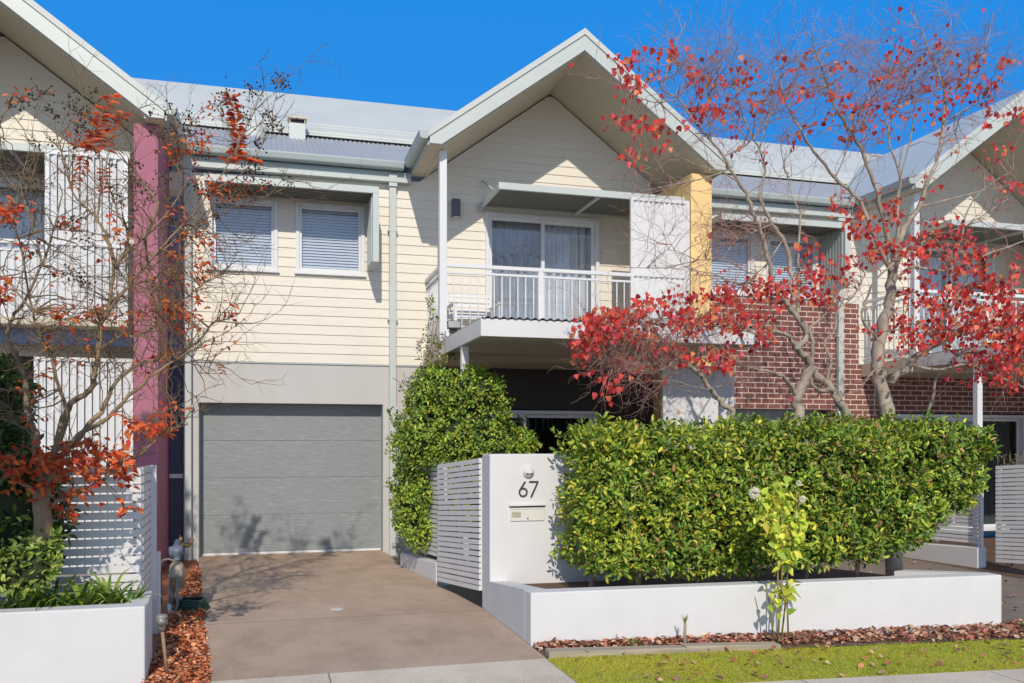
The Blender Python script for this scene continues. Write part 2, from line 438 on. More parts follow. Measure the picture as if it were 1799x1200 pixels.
def terrace(name, label, dx, kind):
    h = thing(name, label, 'house', (dx+2.4, YW, 0))
    def B(): return MB()
    brick = kind == 'brick'
    zc = 3.98 if brick else 2.755
    holes = [(a+dx, b+dx, *WZ) for a, b in WX] + [(DX[0]+dx, DX[1]+dx, *DZ)]
    ghole = (GX[0]+dx, GX[1]+dx, -1, GH)
    dend = 5.70 if brick else 5.0
    dhole = (2.62+dx, dend+.02+dx, -1, 2.12)            # ground floor opening under the balcony
    xa, xb = dx-1.29, dx+5.97
    # ---- walls
    m = B()
    def xr(z):
        if z < 5.43: return (xa, xb)
        k = (6.99-z)/S; return (max(xa, dx+AX-k), min(xb, dx+AX+k))
    if brick:
        clad(m, zc, 5.43, lambda z: (xa, dx+2.2), holes, YW)
        clad(m, 2.95, 6.96, lambda z: (dx+2.2, xb) if z < 5.43 else xr(z), holes, YW)
    else:
        clad(m, zc, 6.96, xr, holes, YW)
    m.build('weatherboard_wall', M['cream'], h)
    m = B()
    if brick:
        rects(m, xa, dx+2.2, -.7, zc, YW-.004, YW+.3, [ghole]+holes)
        rects(m, dx+2.2, xb+.36, -.7, 2.95, YW-.004, YW+.3, [dhole])
        m.build('brick_wall', M['brick'], h)
    else:
        rects(m, xa, dx+2.2, -.4, zc, YW+.002, YW+.3, [ghole])
        m.build('rendered_wall', M['greywall'], h)
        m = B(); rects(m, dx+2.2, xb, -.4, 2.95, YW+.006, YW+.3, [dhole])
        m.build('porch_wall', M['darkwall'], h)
    if not brick:
        m = B(); m.box(xa, dx+2.2, YW-.016, YW-.001, zc-.022, zc-.002); m.build('base_flashing', M['gutter'], h)
    # ---- garage door
    m = B(); n = 4; ph = (GH-.03)/n
    for k in range(n):
        m.box(GX[0]+dx-.03, GX[1]+dx+.03, YW+.265, YW+.30, .03+k*ph+.004, .03+(k+1)*ph-.003)
    m.box(GX[0]+dx-.03, GX[1]+dx+.03, YW+.272, YW+.305, .02, GH+.05)
    gd = m.build('garage_door', M['garage'], h, bevel=.003)
    m = B(); m.box(GX[0]+dx+.005, GX[1]+dx-.005, YW+.255, YW+.30, .0, .03); m.build('bottom_seal', M['white'], gd)
    m = B(); m.box(GX[0]+dx-.05, GX[1]+dx+.05, YW+.33, YW+.36, 0, GH+.1); m.build('dark_backing', M['dark'], gd)
    # ---- upper windows with their hood
    for a, b in WX: window(h, a+dx, b+dx, *WZ)
    hx0, hx1 = Q(358,320,12.3).x+dx, Q(666,320,12.3).x+dx
    m = B(); m.box(hx0, hx1, 12.30, 12.34, 5.07, 5.165)
    m.box(hx0, hx0+.04, 12.341, YW-.014, 5.075, 5.16)
    m.box(hx1-.085, hx1, 12.30, YW-.014, 4.12, 5.0695)
    m.box(hx1-.045, hx1, 12.341, YW-.014, 5.07, 5.16)
    wh = m.build('window_hood', M['trim'], h, bevel=.004)
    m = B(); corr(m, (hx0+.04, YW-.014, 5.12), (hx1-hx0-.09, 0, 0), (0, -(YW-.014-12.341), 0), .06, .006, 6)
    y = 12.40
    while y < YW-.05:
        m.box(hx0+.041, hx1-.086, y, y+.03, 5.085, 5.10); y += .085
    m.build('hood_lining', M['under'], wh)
    m = B(); y = 12.37
    while y < YW-.06:
        m.box(hx1-.100, hx1-.0855, y, y+.035, 4.14, 5.06); y += .075
    m.build('hood_side_ribs', M['gutter'], wh)
    # ---- main roof, gutter and downpipes
    m = B(); zr = 5.66; k = .4663
    corr(m, (dx-1.33, 12.80, zr), (3.38, 0, 0), (0, 2.2, 2.2*k), .076, .010)
    corr(m, (dx+2.05, 13.30, zr+.5*k), (4.6, 0, 0), (0, 1.7, 1.7*k), .076, .010)
    m.build('lower_roof', M['roofblue'], h)
    m = B(); z2 = zr+2.13*k+.02; y2 = 14.93; run = 1.57
    m.hexa([(dx-1.33,y2,z2),(dx+6.27,y2,z2),(dx+6.27,y2+run,z2+run*S),(dx-1.33,y2+run,z2+run*S)],
           [(dx-1.33,y2-.02,z2+.10),(dx+6.27,y2-.02,z2+.10),(dx+6.27,y2+run,z2+run*S+.10),(dx-1.33,y2+run,z2+run*S+.10)])
    m.hexa([(dx-1.33,y2+run+.001,z2+run*S),(dx+6.27,y2+run+.001,z2+run*S),(dx+6.27,y2+run+4,z2-1),(dx-1.33,y2+run+4,z2-1)],
           [(dx-1.33,y2+run+.001,z2+run*S+.10),(dx+6.27,y2+run+.001,z2+run*S+.10),(dx+6.27,y2+run+4,z2-.9),(dx-1.33,y2+run+4,z2-.9)])
    for q in range(0, 19):
        x = dx-1.30+q*.4
        m.hexa([(x,y2+.25,z2+.10+.25*S),(x+.012,y2+.25,z2+.10+.25*S),(x+.012,y2+run,z2+run*S+.10),(x,y2+run,z2+run*S+.10)],
               [(x,y2+.25,z2+.104+.25*S),(x+.012,y2+.25,z2+.104+.25*S),(x+.012,y2+run,z2+run*S+.104),(x,y2+run,z2+run*S+.104)])
    up = m.build('upper_roof', M['roofpale'], h)
    m = B()
    for q, (yy, dz) in enumerate(((y2-.10, .035), (y2+.10, .185), (y2+.22, .275))):
        m.box(dx-1.33, dx+6.27, yy, yy+.012, z2+dz-.02, z2+dz+.012)
    m.hexa([(dx-1.33,y2-.12,z2-.03),(dx+6.27,y2-.12,z2-.03),(dx+6.27,y2,z2+.09),(dx-1.33,y2,z2+.09)],
           [(dx-1.33,y2-.12,z2-.01),(dx+6.27,y2-.12,z2-.01),(dx+6.27,y2,z2+.11),(dx-1.33,y2,z2+.11)])
    m.build('flashing', M['roofpale'], up)
    def gut(name, x0, x1, y0, z):       # along the facade
        g = B(); g.prismx([(y0,z+.10),(y0-.11,z+.115),(y0-.125,z+.09),(y0-.105,z+.02),(y0-.08,z),(y0,z)][::-1], x0, x1)
        return g.build(name, M['gutter'], h, bevel=.006)
    gut('gutter', dx-1.31, dx+1.93, 12.86, 5.575)
    m = B(); m.box(dx-1.29, dx+2.05, 12.90, YW-.015, 5.415, 5.57); m.build('fascia', M['gutter'], h)
    m = B(); m.box(dx-1.29, dx+2.05, 12.862, 12.899, 5.415, 5.47); m.build('trim_strip', M['trim'], h)
    # ---- gable roof
    def Vz(x, top): return top-S*abs(x-AX)
    yf, yb = 11.45, 18.0
    eL, eR = AX-2.19, AX+2.19
    for sgn in (-1, 1):
        e = AX+sgn*2.19
        m = B()
        A = [(AX+dx, AZ-.085), (AX+dx, AZ), (e+dx, Vz(e,AZ)), (e+dx, Vz(e,AZ)-.085)]
        m.prism(A if sgn > 0 else A[::-1], yf, yb)
        m.build('gable_roof', M['roofpale'], h)
        i = AX+sgn*2.004; o = AX+sgn*2.165
        P = [(AX+dx, AZ-.087), (AX+dx, 7.03), (i+dx, 5.553), (o+dx, 5.553), (o+dx, Vz(o, AZ-.087))]
        m = B(); m.prism(P[::-1] if sgn > 0 else P, 11.47, 11.512)
        m.prism([(x, z-.075) if q in (0, 4) else (x, z) for q, (x, z) in enumerate(P)][::-1] if sgn > 0 else [(x, z-.075) if q in (0, 4) else (x, z) for q, (x, z) in enumerate(P)], 11.462, 11.4695)
        m.build('barge_board', M['trim'], h)
        s0, s1 = AX, AX+sgn*1.99
        L = [(s0+dx, 7.04), (s0+dx, 7.012), (s1+dx, 7.012-S*1.99), (s1+dx, 7.04-S*1.99)]
        m = B(); m.prism(L[::-1] if sgn > 0 else L, 11.514, YW+.05)
        m.build('soffit', M['soffit'], h)
        m = B(); a, b = sorted((AX+sgn*2.16, AX+sgn*1.93)); m.box(a+dx, b+dx, 11.52, YW-.015, 5.552, 5.70)
        m.build('eave_beam', M['soffit'], h)
        a = e; zt = Vz(e, AZ)-.02
        g = B(); prof = [(0,zt),(0,zt-.09),(sgn*.08,zt-.10),(sgn*.105,zt-.08),(sgn*.125,zt+.01),(sgn*.11,zt+.012)]
        prof = [(a+dx+x, z) for x, z in prof]
        g.prism(prof if sgn > 0 else prof[::-1], 11.44, 12.74 if sgn < 0 else YW)
        g.build('gutter', M['gutter'], h, bevel=.005)
        g = B(); a, b = sorted((e+sgn*.002, AX+sgn*2.161)); g.box(a+dx, b+dx, 11.513, YW, 5.545, zt-.085)
        g.build('fascia', M['gutter'], h)
    def pipe(x, top, w=.10):
        d = B(); d.box(x, x+w, YW-.10, YW-.02, -.05, top); p = d.build('downpipe', M['trim'], h, bevel=.008)
        d = B(); d.box(x-.012, x+w+.012, YW-.125, YW-.016, top+.002, top+.19); d.build('rainhead', M['trim'], p, bevel=.006)
        for z in (3.4, 4.7, 2.1):
            d = B(); d.box(x-.02, x+w+.02, YW-.104, YW-.014, z, z+.03); d.build('pipe_bracket', M['trim'], p)
    pipe(dx+Q(684.5,500,YW-.1).x, 5.35)
    pipe(dx+Q(322.5,600,YW-.1).x, 5.38)
    # ---- party wall fin
    m = B(); m.box(dx+(6.03 if kind == 'plum' else 5.972), dx+6.31, 11.70, YW+.3, -.5, 5.54)
    m.build('party_wall', M['purple' if kind == 'plum' else 'yellow'], h, bevel=.006)
    # ---- balcony
    m = B()
    if kind == 'plum': m.box(dx+2.25, dx+5.968, 11.70, YW-.016, 3.03, 3.11)
    else: m.box(dx+2.25, dx+5.968, 11.78, YW-.016, 2.735, 2.95)
    m.build('balcony_slab', M['soffit'], h)
    if kind == 'plum':
        m = B(); m.box(dx+2.2, dx+5.96, 12.16, 12.21, 2.84, 3.028); m.build('balcony_fascia', M['fasciashade'], h, bevel=.005)
    sliding_door(h, DX[0]+dx, DX[1]+dx, *DZ)
    px = dx+2.25
    def post(x, y, z0, z1, w=.085):
        p = B(); p.box(x, x+w, y, y+w, z0, z1); return p.build('post', M['white'], h, bevel=.005)
    post(px, 11.70, 2.955, 5.55, .10)
    # railing
    r = B(); xe = dx+5.03
    r.box(px+.10, xe, 11.70, 11.765, 3.985, 4.035); r.box(px+.10, xe, 11.715, 11.75, 3.90, 3.93); r.box(px+.10, xe, 11.715, 11.75, 3.02, 3.05)
    r.box(px+.02, px+.085, 11.80, YW-.016, 3.985, 4.035); r.box(px+.035, px+.07, 11.80, YW-.016, 3.90, 3.93); r.box(px+.035, px+.07, 11.80, YW-.016, 3.02, 3.05)
    rail = r.build('balcony_railing', M['white'], h, bevel=.004)
    xm = dx+Q(950,500,11.7).x
    b = B(); b.box(xm-.032, xm+.032, 11.70, 11.764, 2.955, 3.984); b.build('newel', M['white'], rail)
    if kind != 'plum':
        proto = None
        def baluster(x, y):
            nonlocal proto
            if proto is None:
                b = B(); b.tube([(x,y,3.051),(x,y,3.899)], .009, 6); proto = b.build('baluster', M['white'], rail); proto['x'] = 0
                baluster.o = (x, y)
            else:
                o = proto.copy(); COL.objects.link(o); o.parent = rail; o.location = (x-baluster.o[0], y-baluster.o[1], 0)
        x = px+.20
        while x < xe-.03:
            if abs(x-xm) > .05: baluster(x, 11.732)
            x += .113
        y = 11.90
        while y < YW-.06:
            baluster(px+.052, y); y += .113
    else:
        b = B(); blades(b, dx+2.4, dx+5.03, 3.115, 3.90, 11.715, .08, .03); b.build('solid_balustrade', M['white'], rail)
    # awning
    ax0, ax1 = dx+3.12, dx+5.965
    m = B(); m.box(ax0, ax1, 11.88, 11.93, 5.145, 5.24); m.box(ax0, ax0+.045, 11.931, YW-.016, 5.15, 5.235)
    m.box(dx+4.60, dx+4.65, 11.931, YW-.016, 5.135, 5.175); m.box(ax0+.046, ax1, YW-.06, YW-.016, 5.15, 5.235)
    aw = m.build('awning', M['trim'], h, bevel=.004)
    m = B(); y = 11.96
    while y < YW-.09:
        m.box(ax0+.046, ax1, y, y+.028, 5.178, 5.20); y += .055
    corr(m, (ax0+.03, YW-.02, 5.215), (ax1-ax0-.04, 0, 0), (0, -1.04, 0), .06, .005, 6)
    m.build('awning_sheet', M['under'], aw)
    m = B(); m.tube([(ax0+.02, YW-.02, 5.56), (ax0+.022, YW-.06, 5.555), (ax0+.022, 12.25, 5.23)], .014, 6); m.tube([(ax0+.0, YW-.09, 5.14),(ax0+.0, YW-.014, 5.14)], .045, 10)
    m.build('tie_rod', M['gutter'], aw)
    m = B(); m.tube([(ax1-.1, YW-.02, 5.56), (ax1-.1, YW-.06, 5.555), (ax1-.1, 12.25, 5.23)], .014, 6); m.build('tie_rod', M['gutter'], aw)
    # sliding louvre screen of the balcony
    sx0, sx1 = dx+5.035, dx+5.962; zb = 3.115 if kind == 'plum' else 2.96
    m = B(); w = .05
    m.box(sx0, sx0+w, 11.72, 11.77, zb, 5.14); m.box(sx1-w, sx1, 11.72, 11.77, zb, 5.14)
    m.box(sx0+w, sx1-w, 11.722, 11.768, 5.09, 5.14); m.box(sx0+w, sx1-w, 11.722, 11.768, zb, zb+.04); m.box(sx0+w, sx1-w, 11.722, 11.768, 4.0, 4.05)
    sc = m.build('screen_panel', M['white'], h, bevel=.003)
    m = B(); blades(m, sx0+w, sx1-w, zb+.04, 4.0, 11.725); blades(m, sx0+w, sx1-w, 4.05, 5.09, 11.725)
    m.build('louvre_blades', M['white'], sc)
    # ---- porch below
    if kind != 'plum':
        z0, z1 = 2.785, 2.98; qx0, qx1, qy = dx+2.27, dx+5.75, 9.42
        m = B(); m.box(qx0, qx1, qy, qy+.045, z0, z1); m.box(qx0, qx0+.045, qy+.046, 11.69, z0+.002, z1-.002); m.box(qx1-.045, qx1, qy+.046, 11.69, z0+.002, z1-.002)
        pr = m.build('porch_roof', M['white'], h, bevel=.004)
        m = B(); corr(m, (qx0+.01, 11.77, 2.995), (qx1-qx0-.02, 0, 0), (0, -(11.77-qy+.03), -.0), .09, .011, 6)
        m.build('roof_sheet', M['roofpale'], pr)
        m = B(); y = qy+.10
        while y < 11.66:
            m.box(qx0+.046, qx1-.046, y, y+.27, 2.84, 2.875); y += .33
        m.box(qx0+.047, qx1-.047, qy+.048, 11.68, 2.90, 2.92)
        m.build('lining_boards', M['underbrown'], pr)
        post(dx+2.28, 10.45, -.4, 2.784, .09)
        lx0, lx1, ly, lz = dx+4.867, dx+5.876, 10.30, 2.60
    else:
        lx0, lx1, ly, lz = dx+4.82, dx+5.965, 12.15, 2.68
    m = B(); m.box(lx0, lx0+.045, ly-.004, ly+.055, -.3, lz); m.box(lx1-.045, lx1, ly-.004, ly+.055, -.3, lz); m.box(lx0+.045, lx1-.045, ly-.002, ly+.053, lz-.045, lz)
    sc = m.build('porch_screen', M['white'], h, bevel=.003)
    m = B(); blades(m, lx0+.045, lx1-.045, -.3, lz-.045, ly, .09, .045); m.build('louvre_blades', M['white'], sc)
    sliding_door(h, dx+2.64, dx+dend, .02, 2.10, ('glassporch','glassporch'), (None, 'greycurtain' if brick else None))
    if kind == 'cream':
        for u, v, kd in ((522, 242, 0), (447, 236, 1)):
            x, y, b = ray(u, v); Y = (zr-k*12.8-CZ)/(b/y-k); p = Q(u, v, Y)
            if kd == 0:
                m = B(); m.box(p.x-.13, p.x+.13, Y-.12, Y+.12, p.z-.12, p.z+.20); rv = m.build('roof_vent', M['trim'], h, bevel=.008)
                m = B(); m.box(p.x-.15, p.x+.15, Y-.14, Y+.14, p.z+.27, p.z+.30)
                for q in (-.12, .11): m.box(p.x+q, p.x+q+.012, Y-.11, Y+.11, p.z+.2, p.z+.27)
                m.build('vent_cowl', M['soffit'], rv); m = B(); m.box(p.x-.10, p.x+.10, Y-.08, Y+.08, p.z+.201, p.z+.269); m.build('vent_throat', M['dark'], rv)
            else:
                m = B(); m.lathe([(.16,-.1),(.16,.05),(.15,.12),(.10,.18),(.03,.205),(.001,.207)], p, n=20); m.build('roof_vent', M['roofpale'], h)
    return h

terrace('terrace_house', 'two storey cream weatherboard terrace house with grey garage door and white balcony railing', 0, 'cream')
terrace('terrace_house', 'terrace house with plum purple party wall behind the mostly bare berry tree', -7.6, 'plum')
terrace('terrace_house', 'terrace house with plum brown brick walls behind the red-leaved trees', 7.6, 'brick')
# closing wall beyond the far end of the row
# ------------------------------------------------------------------ land
def sheet(name, poly, dz, mat, kind='structure', sub=0.0, dens=None):
    me = bpy.data.meshes.new(name)
    vs = [(x, y, GZ(x)+dz) for x, y in poly]
    me.from_pydata(vs, [], [tuple(range(len(vs)))]); me.materials.append(mat); me.update()
    o = link(name, me); tag(o, kind=kind); return o
def strip(name, xs, y0, y1, dz, mat):
    me = bpy.data.meshes.new(name); vs = []
    f = lambda y, x: y(x) if callable(y) else y
    for x in xs: vs += [(x, f(y0,x), GZ(x)+dz), (x, f(y1,x), GZ(x)+dz)]
    me.from_pydata(vs, [], [(2*i, 2*i+2, 2*i+3, 2*i+1) for i in range(len(xs)-1)]); me.materials.append(mat); me.update()
    return tag(link(name, me), kind='structure')
BX = [-300, -12, 2.03, 3.2, 4.4, 5.6, 6.73, 8.0, 10.0, 14, 300]
strip('ground', BX, -300, 300, -.045, M['ground'])
o = sheet('driveway', [(-.36,6.31),(2.028,6.31),(2.03,8.39),(1.87,10.06),(1.70,11.56),(1.68,13.27),(-.93,13.27),(-.80,11.6)], 0, M['drive'])
sheet('crossover', [(-.40,3.9),(2.02,3.9),(2.02,6.306),(-.36,6.306)], .001, M['path'])
strip('footpath', [2.024, 3.2, 4.4, 5.6, 6.73, 8.0, 10.0, 14], 3.9, 5.43, -.002, M['path'])
strip('verge_soil', [-14, -6, -.404], 3.9, 6.40, -.01, M['earth'])
strip('lawn_soil', [2.024, 3.2, 4.4, 5.6, 6.73, 8.0, 10.0], 5.434, 6.36, -.012, M['turfbase'])
strip('garden_bed', [2.032, 3.2, 4.4, 5.6, 6.73, 7.2], 6.362, 6.80, -.006, M['earth'])
sheet('side_mulch', [(-.80,6.2),(-.364,6.3),(-.805,11.6),(-.934,12.99),(-1.29,12.99),(-1.2,7.0)], -.012, M['mulchbase'])
strip('neighbour_driveway', [6.3, 6.73, 8.0, 9.2], lambda x: 6.82 if x > 6.7 else 7.5, 13.27, -.004, M['drive2'])
strip('neighbour_front', [9.21, 10, 14], 6.0, 13.0, -.02, M['earth'])
sheet('yard_soil', [(2.3,8.5),(6.6,8.5),(6.6,12.99),(2.3,12.99)], .02, M['earth'])

# lawn blades
def lawn():
    n = 52000
    x = rng.uniform(2.05, 8.2, n); y = rng.uniform(5.44, 6.37, n)
    keep = (y > 5.445 + .03*np.sin(x*9)+.015*np.sin(x*31)) & (y < 6.36-.02*np.sin(x*7))
    x, y = x[keep], y[keep]; n = len(x)
    z = np.array([GZ(a) for a in x]) - .012
    a = rng.uniform(0, 2*np.pi, n); h = rng.uniform(.010, .024, n); w = rng.uniform(.0025, .0045, n)
    lean = rng.normal(0, 1.1, (n, 2))
    p = np.stack([x, y, z], 1); s = np.stack([np.cos(a), np.sin(a), 0*a], 1)*w[:, None]
    t = p + np.stack([lean[:,0]*h, lean[:,1]*h, h], 1)
    V = np.stack([p-s, p+s, t], 1).reshape(-1, 3)
    Fq = np.arange(3*n).reshape(-1, 3)
    f = .5+.5*np.sin(x*2.1+1.3*np.sin(y*3))*np.sin(y*5+x)
    k = np.clip(f*.6+rng.uniform(0, .5, n), 0, 1)[:, None]
    T = (1-k)*np.array([.66,.60,.07]) + k*np.array([.42,.52,.06])
    dry = rng.random(n) < .10; T[dry] = np.array([.58,.46,.18])
    o = quads_mesh('lawn_grass', V, Fq, T, M['grass']); tag(o, 'short yellow-green lawn strip beside the footpath', 'grass', kind='stuff')
lawn()

def chips(name, n, sampler, size, cols, mat, label, cat, thick=.35, lift=.01):
    P = sampler(n); n = len(P)
    a = rng.uniform(0, 2*np.pi, n); L = rng.uniform(*size, n)
    d = np.stack([np.cos(a), np.sin(a), rng.normal(0, .35, n)], 1); d = norm(d)
    nr = norm(np.stack([rng.normal(0,.45,n), rng.normal(0,.45,n), np.ones(n)], 1))
    cols = np.array(cols); T = cols[rng.integers(0, len(cols), n)]*rng.uniform(.7, 1.3, (n,1))
    P[:, 2] += rng.uniform(0, lift, n)
    o = leaves(name, P, d, nr, L, rng.uniform(.35,.9,(n,1)), T, mat, shape=((.2,.5),(.75,.45)), fold=.15, curl=.15)
    return tag(o, label, cat, kind='stuff')
def in_side(n):
    y = rng.uniform(6.25, 11.9, n); x0 = -.80-.05*(y-6.2)*.35; x1 = np.interp(y, [6.3,11.6,12.9], [-.365,-.81,-.93])
    x = x0 + (x1-x0)*rng.random(n); return np.stack([x, y, np.full(n, -.01)], 1)
chips('bark_mulch', 7000, in_side, (.015,.05), [(.68,.22,.09),(.54,.16,.07),(.76,.32,.15),(.34,.10,.05),(.80,.45,.26)], M['chip'],
      'orange brown bark chips in the strip beside the driveway', 'mulch', lift=.03)
def in_bed(n):
    x = rng.uniform(2.06, 7.3, n); k = np.clip((x-2.1)/3.5, .12, 1); y = 6.74 - rng.random(n)**1.5*(.14+.22*k)
    y = np.where(x > 6.68, rng.uniform(6.36, 6.95, n), y)
    z = np.array([GZ(a) for a in x]) + .03*np.exp(-((6.74-y)/.12)**2)*k; return np.stack([x, y, z], 1)
chips('leaf_litter', 2900, in_bed, (.02,.06), [(.46,.19,.11),(.34,.13,.08),(.56,.31,.19),(.20,.085,.055),(.66,.46,.33),(.46,.14,.12)], M['litter'],
      'dry red brown leaves piled along the foot of the long white planter wall', 'leaf litter', lift=.03)
def scatter(n):
    u = rng.random(n); x = rng.uniform(2.2, 7.6, n); y = rng.uniform(5.45, 6.36, n)
    q = rng.random(n) < .52
    x = np.where(q, rng.uniform(6.7, 9.1, n), x); y = np.where(q, rng.uniform(6.9, 11, n), y)
    z = np.array([GZ(a) for a in x])+.012; return np.stack([x, y, z], 1)
chips('scattered_leaves', 330, scatter, (.03,.065), [(.52,.20,.12),(.44,.24,.15),(.66,.40,.26),(.56,.15,.10),(.22,.10,.07)], M['litter'],
      'scattered dry leaves lying on the lawn and the dark neighbouring driveway', 'fallen leaves', lift=.012)

# kerb along the lawn
m = MB(); x = [2.06, 3.2, 4.05]
for a, b in zip(x, x[1:]):
    m.hexa([(a,6.345,GZ(a)-.05),(b,6.345+.0,GZ(b)-.05),(b,6.455,GZ(b)-.05),(a,6.455,GZ(a)-.05)], [(a,6.345,GZ(a)+.042),(b,6.345,GZ(b)+.03),(b,6.455,GZ(b)+.032),(a,6.455,GZ(a)+.044)])
tag(m.build('garden_edging', paint('weathered timber edging', (.40,.34,.26), .9, .2, 6, (.3,4,4), grain=.5), bevel=.008), 'low weathered timber edging between the lawn and the bed of dry leaves', 'edging')

# ------------------------------------------------------------------ front walls
FWY = 6.74
# pillar with the number
pil = thing('letterbox_pillar', 'white rendered pillar with house number 67, bell and letterbox slot', 'pillar', (2.6, 8.1, 0))
PY = 8.08; px0 = 2.034
m = MB(); m.box(px0, 3.35, PY, 8.39, -.1, 1.506); m.build('pillar_body', M['whitewall'], pil, bevel=.012)
def onp(u, v): return Q(u, v, PY)
c = onp(928, 829)
m = MB(); m.lathe([(.056,.0),(.056,.012),(.050,.030),(.034,.046),(.012,.053),(.001,.054)], (c.x,PY-.001,c.z), 'y', 24)
bl = m.build('door_bell', M['whitewall'], pil)
m = MB(); m.prism([(c.x-.040,c.z-.012),(c.x-.026,c.z-.026),(c.x+.026,c.z-.026),(c.x+.040,c.z-.012)], PY-.052, PY-.030); m.build('bell_slot', M['lampgrey'], bl)
def stroke(mb, a, b, w, y0, y1):
    a, b = Vector((a[0],0,a[1])), Vector((b[0],0,b[1])); d = (b-a).normalized(); s = Vector((-d.z,0,d.x))*w/2
    P = [a-s, b-s, b+s, a+s]; P = [(p.x, p.z) for p in P]
    area = sum(P[i][0]*P[(i+1)%4][1]-P[(i+1)%4][0]*P[i][1] for i in range(4))
    mb.prism(P if area > 0 else P[::-1], y0, y1)
ink = paint('charcoal numeral', (.045,.045,.05), .4, .05)
y0, y1 = PY-.014, PY+.002; w = .0135
a = onp(911.5, 845.5); b = onp(927, 873.5); r = (b.x-a.x)/2*.98; cc = onp(918.7,864.7); r = .0375
m = MB(); n = 40; ring = []
for k in range(n):
    t = 2*math.pi*k/n
    for q in (r+w/2, r-w/2): ring.append((cc.x+q*math.cos(t), y0, cc.z+q*math.sin(t)))
back = [(x, y1, z) for x, y, z in ring]; fs = []
for k in range(n):
    i, j = 2*k, 2*((k+1)%n); fs += [(i,j,j+1,i+1), (i, i+2*n, j+2*n, j), (i+1, j+1, j+1+2*n, i+1+2*n)]
m.add(ring+back, fs)
t = math.radians(150); p0 = (cc.x+r*math.cos(t), cc.z+r*math.sin(t)); q_ = onp(922.3,846.0); p1 = (q_.x, q_.z)
m.build('numeral_six', ink, pil)
m = MB(); stroke(m, (p0[0]-.003, p0[1]-.004), p1, w, y0-.0007, y1); m.build('numeral_six_stroke', ink, pil)
m = MB(); tl, tr, bt = onp(929.3,846.2), onp(945.3,846.2), onp(932.5,873.3)
stroke(m, (tl.x,tl.z), (tr.x,tr.z), w, y0, y1); stroke(m, (tr.x-.006,tr.z-.006), (bt.x,bt.z), w, y0-.0007, y1); m.build('numeral_seven', ink, pil)
A, Bc = onp(894.5,887), onp(957,914)
m = MB(); m.box(A.x-.004, Bc.x+.006, PY-.030, PY-.002, A.z-.012, A.z+.004); lb = m.build('letterbox', M['whitewall'], pil, bevel=.003)
m = MB(); m.box(A.x+.01, Bc.x-.008, PY-.010, PY-.001, A.z-.026, A.z-.0125); m.build('mail_slot', M['black'], lb)
m = MB(); m.box(A.x+.012, Bc.x-.008, PY-.014, PY-.001, Bc.z, A.z-.030); m.box(A.x+.014, Bc.x-.010, PY-.019, PY-.0145, A.z-.043, A.z-.034); m.build('letterbox_door', paint('cream letterbox door', (.72,.71,.66), .5, .03), lb, bevel=.003)
sa, sb = onp(898,899), onp(914.5,909)
m = MB(); m.box(sa.x, sb.x, PY-.0165, PY-.0145, sb.z, sa.z); m.build('sticker', paint('faded sticker', (.50,.47,.36), .6, .05), lb)
m = MB()
for q, (f0, f1, g) in enumerate(((.10,.92,.66),(.34,.86,.28))):
    xx = sa.x+(sb.x-sa.x)*f0; k = 0
    while xx < sa.x+(sb.x-sa.x)*f1:
        ww = .004+.004*((k*7)%3)/2; m.box(xx, xx+ww, PY-.0172, PY-.0167, sb.z+(sa.z-sb.z)*g-.005, sb.z+(sa.z-sb.z)*g+.004); xx += ww+.003; k += 1
m.build('sticker_print', paint('faded grey print', (.25,.24,.2), .6, .05), lb)
lk = onp(926.5,910.5); m = MB(); m.lathe([(.008,0),(.008,.004),(.001,.005)], (lk.x,PY-.0145,lk.z), 'y', 12); m.build('lock', M['lampgrey'], lb)

# long planter wall in front of the hedge: front, sloping return at the drive, splayed return at the far end
m = MB(); T = .17
m.hexa([(px0,FWY,-.12),(6.65,FWY,-.25),(6.65,FWY+T,-.25),(px0,FWY+T,-.12)], [(px0,FWY,.419),(6.65,FWY,.375),(6.65,FWY+T,.375),(px0,FWY+T,.419)])
w1 = m.build('planter_wall', M['whitewall'], None, bevel=.010, origin=(4.3, FWY, 0)); tag(w1, 'long low white rendered planter wall in front of the clipped hedge', 'planter wall')
m = MB(); m.hexa([(px0,FWY+T+.001,-.12),(px0+T,FWY+T+.001,-.12),(px0+T,PY-.001,-.12),(px0,PY-.001,-.12)], [(px0,FWY+T+.001,.417),(px0+T,FWY+T+.001,.417),(px0+T,PY-.001,.304),(px0,PY-.001,.304)])
m.build('side_return', M['whitewall'], w1)
m = MB(); m.hexa([(6.43,FWY+T+.001,-.25),(6.65,FWY+T+.001,-.25),(6.14,7.42,-.25),(5.96,7.36,-.25)], [(6.43,FWY+T+.001,.373),(6.65,FWY+T+.001,.373),(6.14,7.42,.35),(5.96,7.36,.35)])
m.build('side_return', M['whitewall'], w1)
m = MB(); m.add([(px0+T,FWY+T,.27),(6.6,FWY+T,.24),(5.9,8.45,.24),(px0+T,8.45,.27)], [(0,1,2,3)])
tag(m.build('planter_soil', M['earth']), kind='structure')

